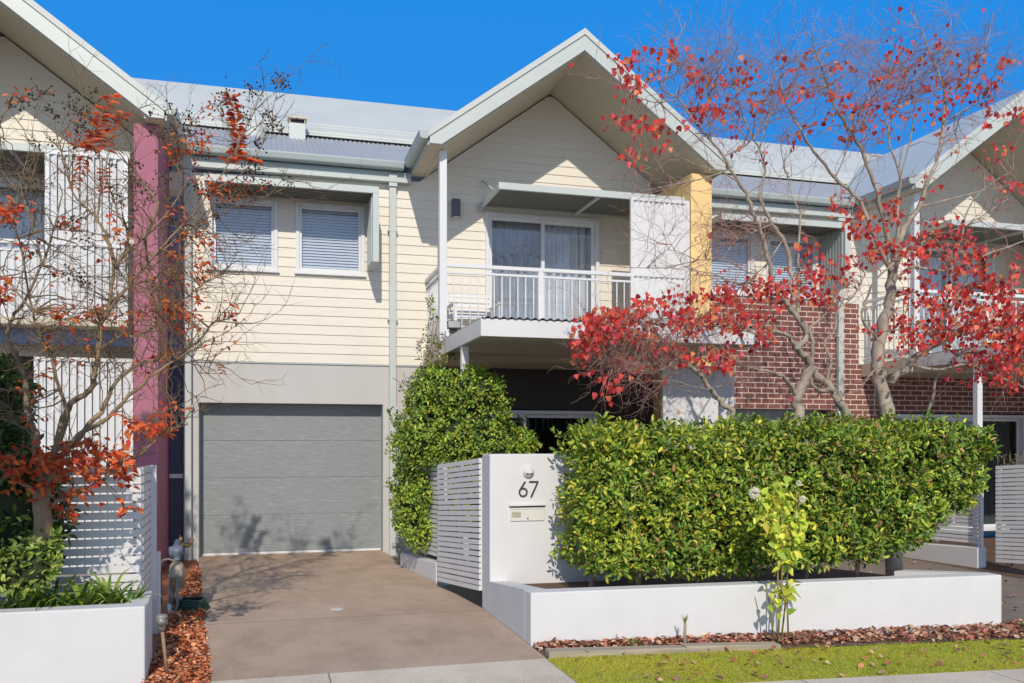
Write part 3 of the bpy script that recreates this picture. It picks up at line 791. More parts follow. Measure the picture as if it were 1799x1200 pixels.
# left neighbour's planter
lp0, lp1 = -4.6, -.793; ly = 6.44
m = MB(); m.box(lp0, lp1, ly, ly+.16, -.1, .509)
w2 = m.build('planter_wall', M['whitewall'], None, bevel=.010, origin=(-2.6, ly, 0)); tag(w2, 'low white rendered planter wall under the bare berry tree and strap-leaved plants', 'planter wall')
m = MB(); m.hexa([(lp1-.15,ly+.161,-.1),(lp1,ly+.161,-.1),(lp1-.03,7.10,-.1),(lp1-.18,7.10,-.1)], [(lp1-.15,ly+.161,.507),(lp1,ly+.161,.507),(lp1-.03,7.10,.507),(lp1-.18,7.10,.507)])
m.build('side_return', M['whitewall'], w2)
m = MB(); m.add([(lp0,ly+.15,.43),(lp1-.1,ly+.15,.43),(lp1-.1,7.3,.43),(lp0,7.3,.43)], [(0,1,2,3)]); tag(m.build('planter_soil', M['earth']), kind='structure')

# ------------------------------------------------------------------ slatted fences and gates
def slats(name, label, cat, p0, p1, zb0, zb1, zt0, zt1, n, gap=.012, th=.022, group=None, posts=(0,.5,1), ext=.0):
    """p0, p1: plan points of the two ends; bottoms and tops there"""
    p0, p1 = Vector((*p0,0)), Vector((*p1,0)); d = (p1-p0).normalized(); nr = Vector((d.y,-d.x,0))
    if nr.y > 0: nr = -nr
    t = thing(name, label, cat, ((p0+p1)/2)+Vector((0,0,min(zb0,zb1))), group)
    m = MB()
    for k in range(n):
        a0 = zb0+(zt0-zb0)*k/n; b0 = zb0+(zt0-zb0)*(k+1)/n-gap; a1 = zb1+(zt1-zb1)*k/n; b1 = zb1+(zt1-zb1)*(k+1)/n-gap
        q0, q1 = p0, p1; f0, f1 = q0+nr*th, q1+nr*th
        jit = random.uniform(-.0015,.0015)
        m.hexa([(f0.x,f0.y,a0+jit),(f1.x,f1.y,a1+jit),(q1.x,q1.y,a1+jit),(q0.x,q0.y,a0+jit)], [(f0.x,f0.y,b0+jit),(f1.x,f1.y,b1+jit),(q1.x,q1.y,b1+jit),(q0.x,q0.y,b0+jit)])
    m.build('slat_panel', M['white'], t)
    for f in posts:
        c = p0+(p1-p0)*f - nr*.022; zb = zb0+(zb1-zb0)*f-ext; zt = zt0+(zt1-zt0)*f-.01
        c += d*(.022 if f == 0 else -.022 if f == 1 else 0)
        e = d*.02; g = nr*.0215
        P = [c+e+g, c-e+g, c-e-g, c+e-g]; m = MB()
        m.hexa([(p.x,p.y,zb) for p in P[::-1]], [(p.x,p.y,zt) for p in P[::-1]]); m.build('upright', M['white'], t)
    return t
def yard(dx, dz, words, gate=True):
    k = thing('white_kerb', 'low white rendered kerb at the foot of the slatted fence '+words[0], 'kerb', (dx+1.78,10.8,dz))
    m = MB(); m.hexa([(dx+1.885,10.03,dz-.3),(dx+2.06,10.06,dz-.3),(dx+1.87,11.60,dz-.3),(dx+1.695,11.57,dz-.3)], [(dx+1.885,10.03,dz+.225),(dx+2.06,10.06,dz+.225),(dx+1.87,11.60,dz+.155),(dx+1.695,11.57,dz+.155)])
    m.build('kerb_body', M['whitewall'], k, bevel=.01)
    slats('slat_fence', 'white slatted fence standing on a white kerb '+words[0], 'fence', (dx+1.80,11.58), (dx+1.985,10.07), dz+.24, dz+.27, dz+1.33, dz+1.40, 20, ext=.03)
    if gate:
        slats('slat_gate', words[1], 'gate', (dx+1.853,9.67), (dx+2.028,8.405), dz+.075, dz+.165, dz+1.377, dz+1.474, 23)
yard(0, 0, ('half hidden by the leafy climbing shrub', 'white slatted gate between the leafy shrub and the pillar numbered 67'))
yard(7.6, -.07, ('beyond the end of the clipped hedge', 'white slatted gate at the right edge beyond the clipped hedge'))
# left neighbour's screen fence: front and return
zf = .42
slats('slat_fence', 'white slatted fence in dappled shade behind the bare berry tree', 'fence', (-2.45,7.32), (-.925,7.32), zf, zf, 1.44, 1.44, 15, .014)
slats('slat_fence', 'narrow white slatted fence return beside the side mulch strip', 'fence', (-.915,7.335), (-.93,7.95), .3, .3, 1.44, 1.44, 17, .014, posts=(1,))
m = MB(); m.box(-.938, -.878, 8.06, 8.17, -.1, .68)
tag(m.build('white_post', M['white'], None, bevel=.006, origin=(-.91, 8.1, 0)), 'narrow white post standing between the slatted fence and the gas meter', 'post')
# ------------------------------------------------------------------ leafy shrubs and the hedge
def lump(P, s=1.0, seed=0):
    x, y, z = P[:,0]*s+seed*1.7, P[:,1]*s+seed*.9, P[:,2]*s-seed*.5
    return (np.sin(x*5.1+1.3*np.sin(z*4.3+y))+np.sin(z*6.3+1.1*np.sin(x*3.7))+np.sin(y*5.7+x*2.3+z*1.9)+.6*np.sin(x*13.1+z*9.7)+.6*np.sin(z*14.3-x*8.1+y*7))/4.2
def palette(n, cols, wts, jit=.18, P=None, seed=0):
    cols = np.array(cols); w = np.array(wts, float); w /= w.sum()
    if P is None: r = rng.random(n)
    else: r = np.clip(.5+.33*lump(P, 1.3, seed+5)+rng.normal(0, .24, n)+(.055*(P[:,0]-4.4) if seed == 2 else 0), 0, .999)
    idx = np.searchsorted(np.cumsum(w), r, side='right').clip(0, len(w)-1)
    return cols[idx]*(1+rng.normal(0, jit, (n,1))).clip(.4, 1.7)
def foliage(name, P, N, L, asp, cols, wts, parent, mat='leaf', shape=OVAL, droop=.0, up=.35, seed=0, fold=.3, spread=.75):
    n0 = len(P); k = 8                                   # leaves sit in sprigs of eight
    pick = rng.choice(n0, max(1, n0//k), replace=False); P = np.repeat(P[pick], k, 0); N = np.repeat(N[pick], k, 0); n = len(P)
    rad = rng.normal(0, 1, (n,3)); rad -= N*(rad*N).sum(1, keepdims=True)*.6; rad = norm(rad)
    P = P + rad*L*rng.uniform(.1, .8, (n,1)) + N*L*rng.uniform(-.7, .7, (n,1)); tone = np.repeat(rng.normal(0, .22, (n//k,1)), k, 0)
    d = norm(rad*.8+N*.35+np.array([0,0,up-droop])*.6+rng.normal(0, .3, (n,3)))
    nr = norm(N*.6+np.array([0,-.25,.6])+rng.normal(0, .42, (n,3)))
    tint = palette(n, cols, wts, .14, P+np.repeat(rng.normal(0,.12,(n//k,3)), k, 0), seed)*(1+tone).clip(.5, 1.5)
    return leaves(name, P, d, nr, L*rng.uniform(.5, 1.4, n), asp, tint, M[mat], parent, shape, fold=fold)
    d = norm(N*.75+np.array([0,0,up-droop])+rng.normal(0, spread, (n,3)))
    nr = norm(N*.6+np.array([0,-.25,.6])+rng.normal(0, .42, (n,3)))
    return leaves(name, P, d, nr, L*rng.uniform(.65, 1.25, n), asp, palette(n, cols, wts, .18, P, seed), M[mat], parent, shape, fold=fold)
def core_blob(name, parent, c, r, mat, n=14):
    m = MB(); vs = []; 
    for i in range(n+1):
        for k in range(2*n):
            a, b = math.pi*i/n, math.pi*k/n
            d = np.array([[math.sin(a)*math.cos(b)*r[0]+c[0], math.sin(a)*math.sin(b)*r[1]+c[1], math.cos(a)*r[2]+c[2]]])
            f = 1+.12*lump(d, 1.6)[0]
            vs.append(tuple(c[j]+(d[0][j]-c[j])*f for j in range(3)))
    fs = [(i*2*n+k, (i+1)*2*n+k, (i+1)*2*n+(k+1)%(2*n), i*2*n+(k+1)%(2*n)) for i in range(n) for k in range(2*n)]
    m.add(vs, fs, True); return m
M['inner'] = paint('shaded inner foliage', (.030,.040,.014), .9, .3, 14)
GREEN = [(.55,.54,.06),(.32,.42,.048),(.155,.28,.04),(.07,.14,.025),(.42,.25,.10)]

def blob_points(blobs, n):
    """points near the surface of a union of ellipsoids, only on its outside"""
    areas = np.array([r[0]*r[1]+r[0]*r[2]+r[1]*r[2] for c, r in blobs]); out = []; outn = []
    for (c, r), a in zip(blobs, areas):
        k = int(n*a/areas.sum()); c, r = np.array(c), np.array(r)
        d = norm(rng.normal(0, 1, (k,3))); nn = norm(d/r)
        P = c+d*r
        P = P + nn*(.13*lump(P, 1.5)-np.abs(rng.normal(0,.07,k)))[:,None]
        keep = np.ones(k, bool)
        for c2, r2 in blobs:
            if c2 is not None and not np.allclose(c2, c): keep &= (((P-np.array(c2))/(np.array(r2)*.88))**2).sum(1) > 1
        out.append(P[keep]); outn.append(nn[keep])
    return np.concatenate(out), np.concatenate(outn)

# ---- clipped hedge
hg = thing('clipped_hedge', 'long clipped green hedge growing behind the white planter wall', 'hedge', (4.6,7.5,.3))
hx0, hx1, hy0, hy1 = 2.66, 6.82, 7.04, 7.95
def hedge_zb(x): return np.interp(x, [2.5,2.9,4.0,5.6,6.1,6.6,7.1], [.60,.47,.42,.50,.66,1.0,1.45])
def hedge_zt(x): return np.interp(x, [2.3,2.7,4.5,6.4,7.1], [1.64,1.72,1.77,1.79,1.68])
def hedge_pts(n):
    kinds = rng.random(n); s = rng.random(n); q = rng.random(n)
    x = hx0+(hx1-hx0)*s; zb, zt = hedge_zb(x), hedge_zt(x)
    P = np.stack([x, np.full(n, hy0), zb+(zt-zb)*q], 1); N = np.tile([0.,-1.,.12], (n,1))
    t = kinds > .70; P[t] = np.stack([x, hy0+(hy1-hy0)*q, zt], 1)[t]; N[t] = [0,-.1,1]
    l = kinds > .86; xl = np.full(n, hx0); P[l] = np.stack([xl, hy0+(hy1-hy0)*s, .5+1.2*q], 1)[l]; N[l] = [-1,-.1,.1]
    r_ = kinds > .93; zz = 1.45+.3*q; P[r_] = np.stack([np.full(n, hx1), hy0+(hy1-hy0)*s, zz], 1)[r_]; N[r_] = [1,-.1,.1]
    # rounded shoulders
    ex = np.minimum(P[:,0]-hx0, hx1-P[:,0]); P[:,1] += np.where((kinds<.7), .22*np.clip(1-ex/.3,0,1)**2, 0)
    ez = hedge_zt(P[:,0])-P[:,2]; f = np.clip(1-ez/.22,0,1)**2; P[:,1] += np.where(kinds<.7, .16*f, 0); N[:,2] += np.where(kinds<.7, .9*f, 0)
    eb = P[:,2]-hedge_zb(P[:,0]); P[:,1] += np.where(kinds<.7, .12*np.clip(1-eb/.2,0,1)**2, 0)
    N = norm(N)
    P = P+N*(.12*lump(P, 1.9, 2)+.12*lump(P, 3.3, 4)-np.abs(rng.normal(0,.075,n))+.035*(rng.random(n)<.06))[:,None]
    return P, N
P, N = hedge_pts(35000)
foliage('crown', P, N, .055, .46, GREEN, [.23,.31,.28,.15,.03], hg, up=.45, seed=2)
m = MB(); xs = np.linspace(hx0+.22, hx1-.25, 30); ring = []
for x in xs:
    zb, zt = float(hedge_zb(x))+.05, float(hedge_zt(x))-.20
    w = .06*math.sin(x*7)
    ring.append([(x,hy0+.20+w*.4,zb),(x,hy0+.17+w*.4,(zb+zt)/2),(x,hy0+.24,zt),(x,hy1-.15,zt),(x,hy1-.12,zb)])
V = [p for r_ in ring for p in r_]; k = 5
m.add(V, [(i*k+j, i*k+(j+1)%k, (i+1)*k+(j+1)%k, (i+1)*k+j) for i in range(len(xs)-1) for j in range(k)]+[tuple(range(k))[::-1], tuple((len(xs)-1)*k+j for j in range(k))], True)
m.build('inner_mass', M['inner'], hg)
for x in (2.75, 3.3, 3.95, 4.5, 5.1, 5.65):
    m = MB(); x += random.uniform(-.1,.1); m.tube([(x,7.5,.2),(x+.02,7.48,.45),(x+random.uniform(-.08,.08),7.5,.8)], [.028,.024,.02], 7); m.build('stem', M['bark'], hg)

# ---- climbing shrub by the gate
Y = 10.75
def B_(u, v, Y, rx, ry, rz): p = Q(u, v, Y); return ((p.x,p.y,p.z), (rx,ry,rz))
cb = [B_(763,662,10.9,.12,.2,.16), B_(768,700,10.6,.40,.40,.36), B_(832,690,10.25,.36,.32,.34), B_(745,775,10.6,.40,.42,.42), B_(825,770,10.3,.56,.42,.48), B_(888,785,10.2,.36,.34,.28),
      B_(728,865,10.75,.33,.38,.42), B_(735,930,10.75,.27,.34,.26), B_(850,860,10.3,.5,.36,.42)]
sh = thing('climbing_shrub', 'tall leafy green shrub spreading over the slatted fence beside the garage', 'shrub', (1.9,10.9,0))
P, N = blob_points(cb, 33000)
foliage('crown', P, N, .044, .5, [(.46,.50,.06),(.30,.43,.05),(.19,.33,.04),(.10,.20,.03),(.62,.56,.09)], [.22,.34,.28,.11,.05], sh, up=.2, seed=7)
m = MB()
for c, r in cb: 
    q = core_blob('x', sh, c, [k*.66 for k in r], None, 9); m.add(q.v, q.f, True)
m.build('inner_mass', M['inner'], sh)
m = MB(); m.tube([(1.95,10.9,-.1),(1.93,10.9,.6),(1.98,10.95,1.2)], [.04,.035,.03], 8); m.build('stem', M['bark'], sh)
# tendrils climbing to the balcony and reaching across the downpipe
TP = []; TD = []
def tendril(px, Y0, Y1, r=.004, every=.05):
    pts = [Q(u, v, Y0+(Y1-Y0)*i/(len(px)-1)) for i, (u, v) in enumerate(px)]
    m = MB(); m.tube(pts, [r]*len(pts), 4); m.build('tendril', M['twigl'], sh)
    for a, b in zip(pts, pts[1:]):
        k = max(1, int((b-a).length/every))
        for i in range(k):
            TP.append(a+(b-a)*((i+random.random())/k)); TD.append((b-a).normalized())
for px in ([(765,640),(757,600),(762,560),(755,530),(760,515)], [(770,640),(768,600),(752,575),(757,545),(748,525)], [(775,640),(783,615),(778,590),(790,570)], [(745,650),(738,610),(745,585)],
           [(735,660),(715,690),(700,670),(690,664)], [(700,745),(688,735),(684,722)], [(720,690),(712,665),(708,655)], [(700,780),(682,775)], [(690,900),(683,880)],[(900,745),(915,735),(925,740)],[(930,785),(940,770)]):
    tendril(px, 10.9 if px[0][1] < 700 else 10.7, 11.9 if px[-1][1] < 600 else 11.2)
for px in ([(768,632),(772,610),(765,585),(770,560)],[(758,640),(750,615),(752,590)],[(780,640),(790,620),(800,625)]): tendril(px, 11.2, 11.65, .005, .02)
TP = np.array([tuple(p) for p in TP]); TD = np.array([tuple(p) for p in TD])
TP = np.repeat(TP, 2, 0); TD = np.repeat(TD, 2, 0)
foliage('tendril_leaves', TP+rng.normal(0,.012,TP.shape), norm(TD+rng.normal(0,.6,TP.shape)), .045, .5, [(.26,.30,.05),(.16,.22,.04),(.36,.20,.08)], [.4,.4,.2], sh, up=.1)

# ---- dark bush at the left edge and the plants in the left planter
def bush(name, label, cat, blobs, n, L, cols, wts, base, seed=3, asp=.45, grp=None, corek=.7):
    t = thing(name, label, cat, base, grp)
    P, N = blob_points(blobs, n)
    foliage('crown', P, N, L, asp, cols, wts, t, up=.3, seed=seed)
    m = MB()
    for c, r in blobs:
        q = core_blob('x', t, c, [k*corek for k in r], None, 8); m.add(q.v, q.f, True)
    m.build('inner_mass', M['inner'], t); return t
bush('evergreen_bush', 'dark evergreen bush behind the trunk of the berry tree at the left edge', 'bush',
     [B_(20,900,7.02,.34,.24,.38), B_(-40,820,7.05,.30,.24,.40), B_(-25,720,7.45,.34,.3,.42), B_(-45,990,6.85,.4,.22,.25)], 9000, .06,
     [(.20,.29,.05),(.10,.17,.035),(.05,.095,.02),(.36,.40,.08)], [.2,.4,.33,.07], (-2.1,7.05,.43))
bush('evergreen_bush', 'small bright-leaved bush low at the foot of the berry tree', 'bush',
     [B_(55,1000,6.72,.16,.12,.15), B_(15,1015,6.70,.18,.12,.14), B_(78,975,6.78,.09,.08,.16)], 1500, .055,
     [(.44,.50,.10),(.27,.38,.07),(.12,.20,.04)], [.3,.4,.3], (-1.65,6.72,.43), 5)

def strap_clump(name, label, c, n, L, w, cols, group=None, cat='plant', up=(.5,1.25)):
    t = thing(name, label, cat, c, group); V = []; Fq = []; T = []
    for i in range(n):
        a = random.uniform(0, 2*math.pi); el = random.uniform(*up); ll = L*random.uniform(.65, 1.15); ww = w*random.uniform(.7, 1.2)
        p = Vector(c)+Vector((random.gauss(0,.035), random.gauss(0,.03), 0)); col = random.choice(cols); k = random.uniform(.75,1.25)
        side = Vector((-math.sin(a), math.cos(a), 0)); b = len(V)
        for q in range(8):
            s = q/7; hw = ww*(.55+.9*s if s < .4 else (1-s)/.6*.91+.02)
            V += [tuple(p-side*hw+Vector((0,0,.004))), tuple(p+side*hw+Vector((0,0,.004)))]
            e = el-2.0*s*s*random.uniform(.75,1.1); st = ll/7
            p = p+Vector((math.cos(a)*math.cos(e)*st, math.sin(a)*math.cos(e)*st, math.sin(e)*st))
        Fq += [(b+2*q, b+2*q+1, b+2*q+3, b+2*q+2) for q in range(7)]; T += [[c_*k for c_ in col]]*7
    quads_mesh('strap_leaves', np.array(V), np.array(Fq), np.array(T), M['leaf'], t, smooth=True); return t
SC = [(.26,.40,.05),(.18,.32,.04),(.36,.46,.08),(.10,.20,.03)]
for q, u in enumerate((38, 92, 140, 188, 222)):
    p = Q(u, 1052, 6.80+.06*(q%2)); strap_clump('strap_leaf_plant', 'green strap-leaved plant arching over the left planter wall', (p.x, p.y, .43), 34 if q < 4 else 22, .38 if q < 4 else .28, .019, SC, 'strap-leaved plants in the left planter')
strap_clump('grass_tuft', 'tuft of yellow-green grass at the foot of the long planter wall', tuple(G(1112,1136)), 40, .10, .003, [(.30,.32,.06),(.22,.28,.05)], cat='grass tuft', up=(.9,1.5))
strap_clump('grass_tuft', 'small weed growing at the far corner of the long planter wall', (6.86,6.72,GZ(6.86)), 40, .10, .006, [(.24,.30,.06),(.15,.22,.04)], cat='weed', up=(.5,1.4))
strap_clump('grass_tuft', 'tiny weed in the mulch at the driveway edge', tuple(G(352,1092)), 24, .07, .004, [(.28,.30,.06),(.18,.25,.04)], cat='weed', up=(.4,1.4))
strap_clump('grass_tuft', 'dry grass stems at the foot of the left planter wall', tuple(G(135,1199)), 16, .16, .002, [(.30,.26,.14),(.2,.2,.1)], cat='grass tuft', up=(.9,1.5))

# small cabbage-tree seedling
c = G(1203, 1136)
t = thing('dracaena_seedling', 'thin pale-stemmed seedling with a tuft of spiky leaves by the white planter wall', 'seedling', tuple(c))
m = MB(); m.tube([c-Vector((0,0,.02)), c+Vector((.0,0,.10)), c+Vector((.003,0,.19))], [.016,.013,.012], 9); m.build('stem', M['bark'], t)
V=[];Fq=[];T=[]
for i in range(16):
    a = random.uniform(0,6.28); b0 = len(V); L = random.uniform(.06,.10); e = random.uniform(.9,1.45)
    d = Vector((math.cos(a)*math.cos(e), math.sin(a)*math.cos(e), math.sin(e))); s = Vector((-math.sin(a), math.cos(a), 0))*.006; p = c+Vector((.003,0,.185))
    V += [tuple(p-s), tuple(p+s), tuple(p+d*L*.6+s*.8), tuple(p+d*L*.6-s*.8)]; Fq.append((b0,b0+1,b0+2,b0+3))
    V += [tuple(p+d*L*.6-s*.8), tuple(p+d*L*.6+s*.8), tuple(p+d*L-Vector((0,0,.01))+s*.1), tuple(p+d*L-Vector((0,0,.01))-s*.1)]; Fq.append((b0+4,b0+5,b0+6,b0+7)); T += [[.30,.33,.10]]*2
quads_mesh('spiky_leaves', np.array(V), np.array(Fq), np.array(T), M['leaf'], t)

# tall flowering plant in front of the hedge
b = G(1366, 1130); fy = b.y
t = thing('flowering_plant', 'tall yellow-green plant with round white flowers in front of the hedge', 'flowering plant', tuple(b))
m = MB(); stems = [[(1367,1130),(1368,1060),(1366,1000),(1358,940),(1345,900),(1330,872)], [(1366,1130),(1372,1050),(1375,980),(1372,920),(1366,870)], [(1372,1128),(1380,1060),(1384,1000),(1392,940),(1402,885),(1405,878)],
         [(1360,1128),(1352,1060),(1345,1025)], [(1385,1120),(1383,1060),(1386,1040)], [(1384,1000),(1398,920),(1400,852)]]
sp = []
for s in stems:
    pts = [Q(u, v, fy-.02+.02*math.sin(u)) for u, v in s]; m.tube(pts, [.008-.004*i/len(pts) for i in range(len(pts))], 6); sp.append(pts)
m.build('stem', paint('green-brown stem', (.26,.22,.08), .7, .2, 10), t)
P = []; 
regs = [(1348,905,26,30,62),(1372,880,22,28,50),(1400,925,24,26,70),(1365,950,22,28,46),(1340,880,16,16,20),(1385,985,18,22,20),(1378,1035,22,22,34),(1362,1055,14,18,14),(1395,960,22,22,34),(1368,850,14,14,16)]
for u, v, su, sv, k in regs:
    for i in range(k): P.append(tuple(Q(random.gauss(u, su*.5), random.gauss(v, sv*.5), fy+random.gauss(-.03,.06))))
P = np.array(P); n = len(P); d = norm(rng.normal(0,.6,(n,3))+np.array([0,-.3,-.25])); nr = norm(np.tile([0,-.6,.8],(n,1))+rng.normal(0,.4,(n,3)))
leaves('foliage', P, d, nr, rng.uniform(.05,.10,n), .62, palette(n, [(.72,.72,.08),(.52,.64,.07),(.85,.76,.12),(.32,.46,.06)], [.35,.35,.15,.15]), M['leaf'], t, HEART, fold=.2)
for u, v, r in ((1323,866,.050),(1401,849,.026),(1407,877,.032)):
    c = np.array(Q(u, v, fy-.07)); n = 170; d = rng.normal(0,1,(n,3)); d[:,1] = -np.abs(d[:,1])*.2; d = norm(d); nr = norm(np.tile([0.,-.75,.65],(n,1))+rng.normal(0,.22,(n,3)))
    leaves('flower_head', np.tile(c,(n,1))+d*r*.25+np.array([0,-.02,0]), d, nr, r*rng.uniform(.6,.85,n), .5, np.tile([.95,.93,.82],(n,1))*rng.uniform(.9,1.0,(n,1)), M['petal'], t, OVAL, fold=.2, curl=.2)
# little purple-flowered plant past the hedge
c = Q(1775, 812, 9.9)
t = thing('lavender_plant', 'small purple-tipped plant behind the far slatted gate', 'plant', (c.x, c.y, GZ(c.x)))
m = MB(); n = 0; P = []
for i in range(16):
    a = random.uniform(-.25,.25); top = c+Vector((a*.7, random.uniform(-.1,.1), random.uniform(-.05,.17))); m.tube([(c.x+a*.3, c.y, GZ(c.x)), top], .004, 4)
    for k in range(12): P.append(tuple(top-Vector((random.gauss(a*.2,.02), random.gauss(0,.02), random.uniform(0,.4)))))
m.build('stem', M['twigl'], t); P = np.array(P); n = len(P)
leaves('foliage', P, norm(rng.normal(0,.6,(n,3))+np.array([0,0,.8])), norm(rng.normal(0,1,(n,3))), .05, .3, palette(n, [(.22,.26,.12),(.14,.18,.08),(.40,.30,.40)], [.5,.35,.15]), M['leaf'], t, LANCE)
# ------------------------------------------------------------------ trees
class Tree:
    def __init__(s, name, label, cat, base, wood, twig, seed):
        s.t = thing(name, label, cat, base); s.wood = MB(); s.tw = MB(); s.nodes = []; s.r = random.Random(seed); s.base = base
        s.mw, s.mt = wood, twig; s.LP = []; s.LD = []; s.LN = []; s.LL = []; s.LC = []
    def near(s, u, v):
        return min(s.nodes, key=lambda n: (n[0]-u)**2+(n[1]-v)**2)
    def limb(s, px, r0, r1, drift=None, Y0=None, n=8, rough=.012):
        r = s.r
        if Y0 is None: Y0 = s.near(*px[0])[2].y
        if drift is None: drift = r.uniform(-.45, .45)
        d = [0]
        for a, b in zip(px, px[1:]): d.append(d[-1]+math.hypot(b[0]-a[0], b[1]-a[1]))
        ctl = [Q(u, v, Y0+drift*(q/d[-1])) for (u, v), q in zip(px, d)]
        pts = []                                  # smooth through the control points
        for i in range(len(ctl)-1):
            p0, p1, p2, p3 = ctl[max(i-1,0)], ctl[i], ctl[i+1], ctl[min(i+2,len(ctl)-1)]
            k = 4
            for j in range(k):
                t = j/k
                pts.append(.5*((2*p1)+(p2-p0)*t+(2*p0-5*p1+4*p2-p3)*t*t+(3*p1-p0-3*p2+p3)*t**3))
        pts.append(ctl[-1])
        R = [(r0+(r1-r0)*(i/(len(pts)-1))**.75)*(.86 if r0 < .05 else .95) for i in range(len(pts))]
        for i in range(1, len(pts)-1):
            pts[i] = pts[i]+Vector((r.gauss(0,1), r.gauss(0,1), r.gauss(0,1)))*min(rough, R[i]*.35)
        s.wood.tube(pts, [q*(1+r.uniform(-.06,.06)) for q in R], n if r0 > .012 else 5)
        for p, q in zip(pts, R):
            u, v = PX(p); s.nodes.append((u, v, p, q))
        return pts
    def twig(s, p, d, L, r0, depth, curve=.5, grav=0.0, kids=3, leafy=None):
        r = s.r; n = 4; pts = [p.copy()]; d = d.normalized()
        for i in range(n):
            d = (d+Vector((r.gauss(0,1), r.gauss(0,1), r.gauss(0,1)))*curve*.28+Vector((0,0,grav))).normalized()
            pts.append(pts[-1]+d*(L/n))
        s.tw.tube(pts, [r0*(1-.65*i/n) for i in range(n+1)], 3, False)
        if depth > 0:
            for k in range(kids):
                i = r.randint(1, n); q = pts[i]; dd = (pts[i]-pts[i-1]).normalized()
                side = Vector((r.gauss(0,1), r.gauss(0,1), r.gauss(0,1))); side -= dd*side.dot(dd)
                s.twig(q, dd*r.uniform(.4,1)+side.normalized()*r.uniform(.5,1.0), L*r.uniform(.4,.7), r0*.6, depth-1, curve, grav, kids, leafy)
        elif leafy:
            leafy(pts)
        return pts
    def link(s, c, r0=.004, sag=.0):
        """a fine branch from the nearest wood to the point c"""
        u, v = PX(c); nd = min(s.nodes, key=lambda q: (q[2]-c).length); p = nd[2]
        mid = (p+c)/2+Vector((s.r.gauss(0,1), s.r.gauss(0,1), s.r.gauss(0,1)))*.08*(c-p).length+Vector((0,0,sag))
        pts = [p.lerp(mid, .5)+(mid-p)*.02, mid, mid.lerp(c, .5)+Vector((0,0,.01)), c]
        pts = [p]+pts; k = len(pts)
        s.tw.tube(pts, [min(nd[3], r0*1.7)-(min(nd[3], r0*1.7)-r0*.5)*i/(k-1) for i in range(k)], 4, False)
        return (c-mid).normalized() if (c-mid).length > 1e-4 else Vector((0,0,1))
    def leaf(s, p, d, n, L, col):
        s.LP.append(tuple(p)); s.LD.append(tuple(d)); s.LN.append(tuple(n)); s.LL.append(L); s.LC.append(col)
    def finish(s, asp, shape, mat, extra=None):
        s.wood.build('trunk', s.mw, s.t)
        c = s.tw.build('crown', s.mt, s.t)
        if s.LP:
            leaves('crown_leaves', np.array(s.LP), np.array(s.LD), np.array(s.LN), np.array(s.LL), asp, np.array(s.LC), mat, s.t, shape, fold=.28, curl=.18)
        return c

RED = [(.80,.075,.050),(.68,.050,.045),(.84,.10,.07),(.50,.034,.038),(.80,.26,.11),(.76,.10,.13)]
ORG_ = [(.80,.15,.04),(.66,.08,.03),(.86,.22,.05),(.50,.06,.03),(.72,.22,.08)]
def hang_cluster(T, c, n, L, cols, spread=.07):
    r = T.r
    for i in range(n):
        p = c+Vector((r.gauss(0,spread), r.gauss(0,spread), r.gauss(0,spread*.7)))
        d = Vector((r.gauss(0,.45), r.gauss(0,.45), -1)); nn = Vector((r.gauss(0,.7), -1+r.gauss(0,.5), r.gauss(.35,.4)))
        k = r.uniform(.7,1.25); col = r.choice(cols)
        T.leaf(p, d, nn, L*r.uniform(.65,1.2), tuple(q*k for q in col))

def red_tree(T, clusters, bare, L=.058):
    r = T.r
    for u, v, ru, rv, n, per in clusters:
        for k in range(n):
            uu, vv = r.gauss(u, ru*.5), r.gauss(v, rv*.5)
            nd = T.near(uu, vv); Y = nd[2].y+r.gauss(0,.22); c = Q(uu, vv, Y)
            T.link(c, .0035, .03); hang_cluster(T, c, per, L, RED, .05)
    for u, v, ru, rv, n, dp in bare:
        for k in range(n):
            uu, vv = r.gauss(u, ru*.5), r.gauss(v, rv*.5)
            nd = T.near(uu, vv); Y = nd[2].y+r.gauss(0,.25); c = Q(uu, vv, Y)
            d = T.link(c, .0034, .02)
            T.twig(c, d+Vector((0,0,.3)), r.uniform(.25,.5), .0034, dp, .9, .03, 3)
def sprout(T, pts, rate, L=(.25,.55), r0=.005, depth=2, up=.35, start=.25, leafp=.0, leafn=3, cols=RED, ll=.055):
    r = T.r; k0 = int(len(pts)*start)
    def lf(q):
        if r.random() < leafp: hang_cluster(T, q[-1], r.randint(1, leafn), ll, cols, .025)
    for i in range(k0, len(pts)):
        if r.random() < rate:
            d = (pts[min(i+1,len(pts)-1)]-pts[i-1]).normalized(); side = Vector((r.gauss(0,1), r.gauss(0,1), r.gauss(0,.6))); side -= d*side.dot(d)
            T.twig(pts[i], d*.6+side.normalized()*.9+Vector((0,0,up)), r.uniform(*L), r0, depth, .7, .04, 3, lf)

# ---- the big red-leaved tree at the right
b = Q(1562, 760, 8.45)
T1 = Tree('autumn_tree', 'largest red-leaved tree, its stout grey trunk rising behind the right end of the hedge', 'tree', (b.x, 8.45, .25), M['bark'], M['twig'], 21)
tr = T1.limb([(1572,1010),(1566,880),(1562,740),(1550,690),(1542,645),(1548,590),(1559,545),(1566,490),(1573,450),(1580,415)], .105, .048, 0, 8.45, 12)
A = []
A.append(T1.limb([(1573,455),(1556,400),(1541,340),(1517,273),(1493,230),(1467,190),(1450,140),(1436,100),(1425,62)], .040, .006, -.3))
A.append(T1.limb([(1578,425),(1595,392),(1613,365),(1630,320),(1647,277),(1658,217),(1660,167),(1647,123),(1630,83),(1617,50),(1600,22)], .044, .005, .3))
A.append(T1.limb([(1578,425),(1577,353),(1582,310),(1562,250),(1566,200),(1590,170)], .026, .005, .1))
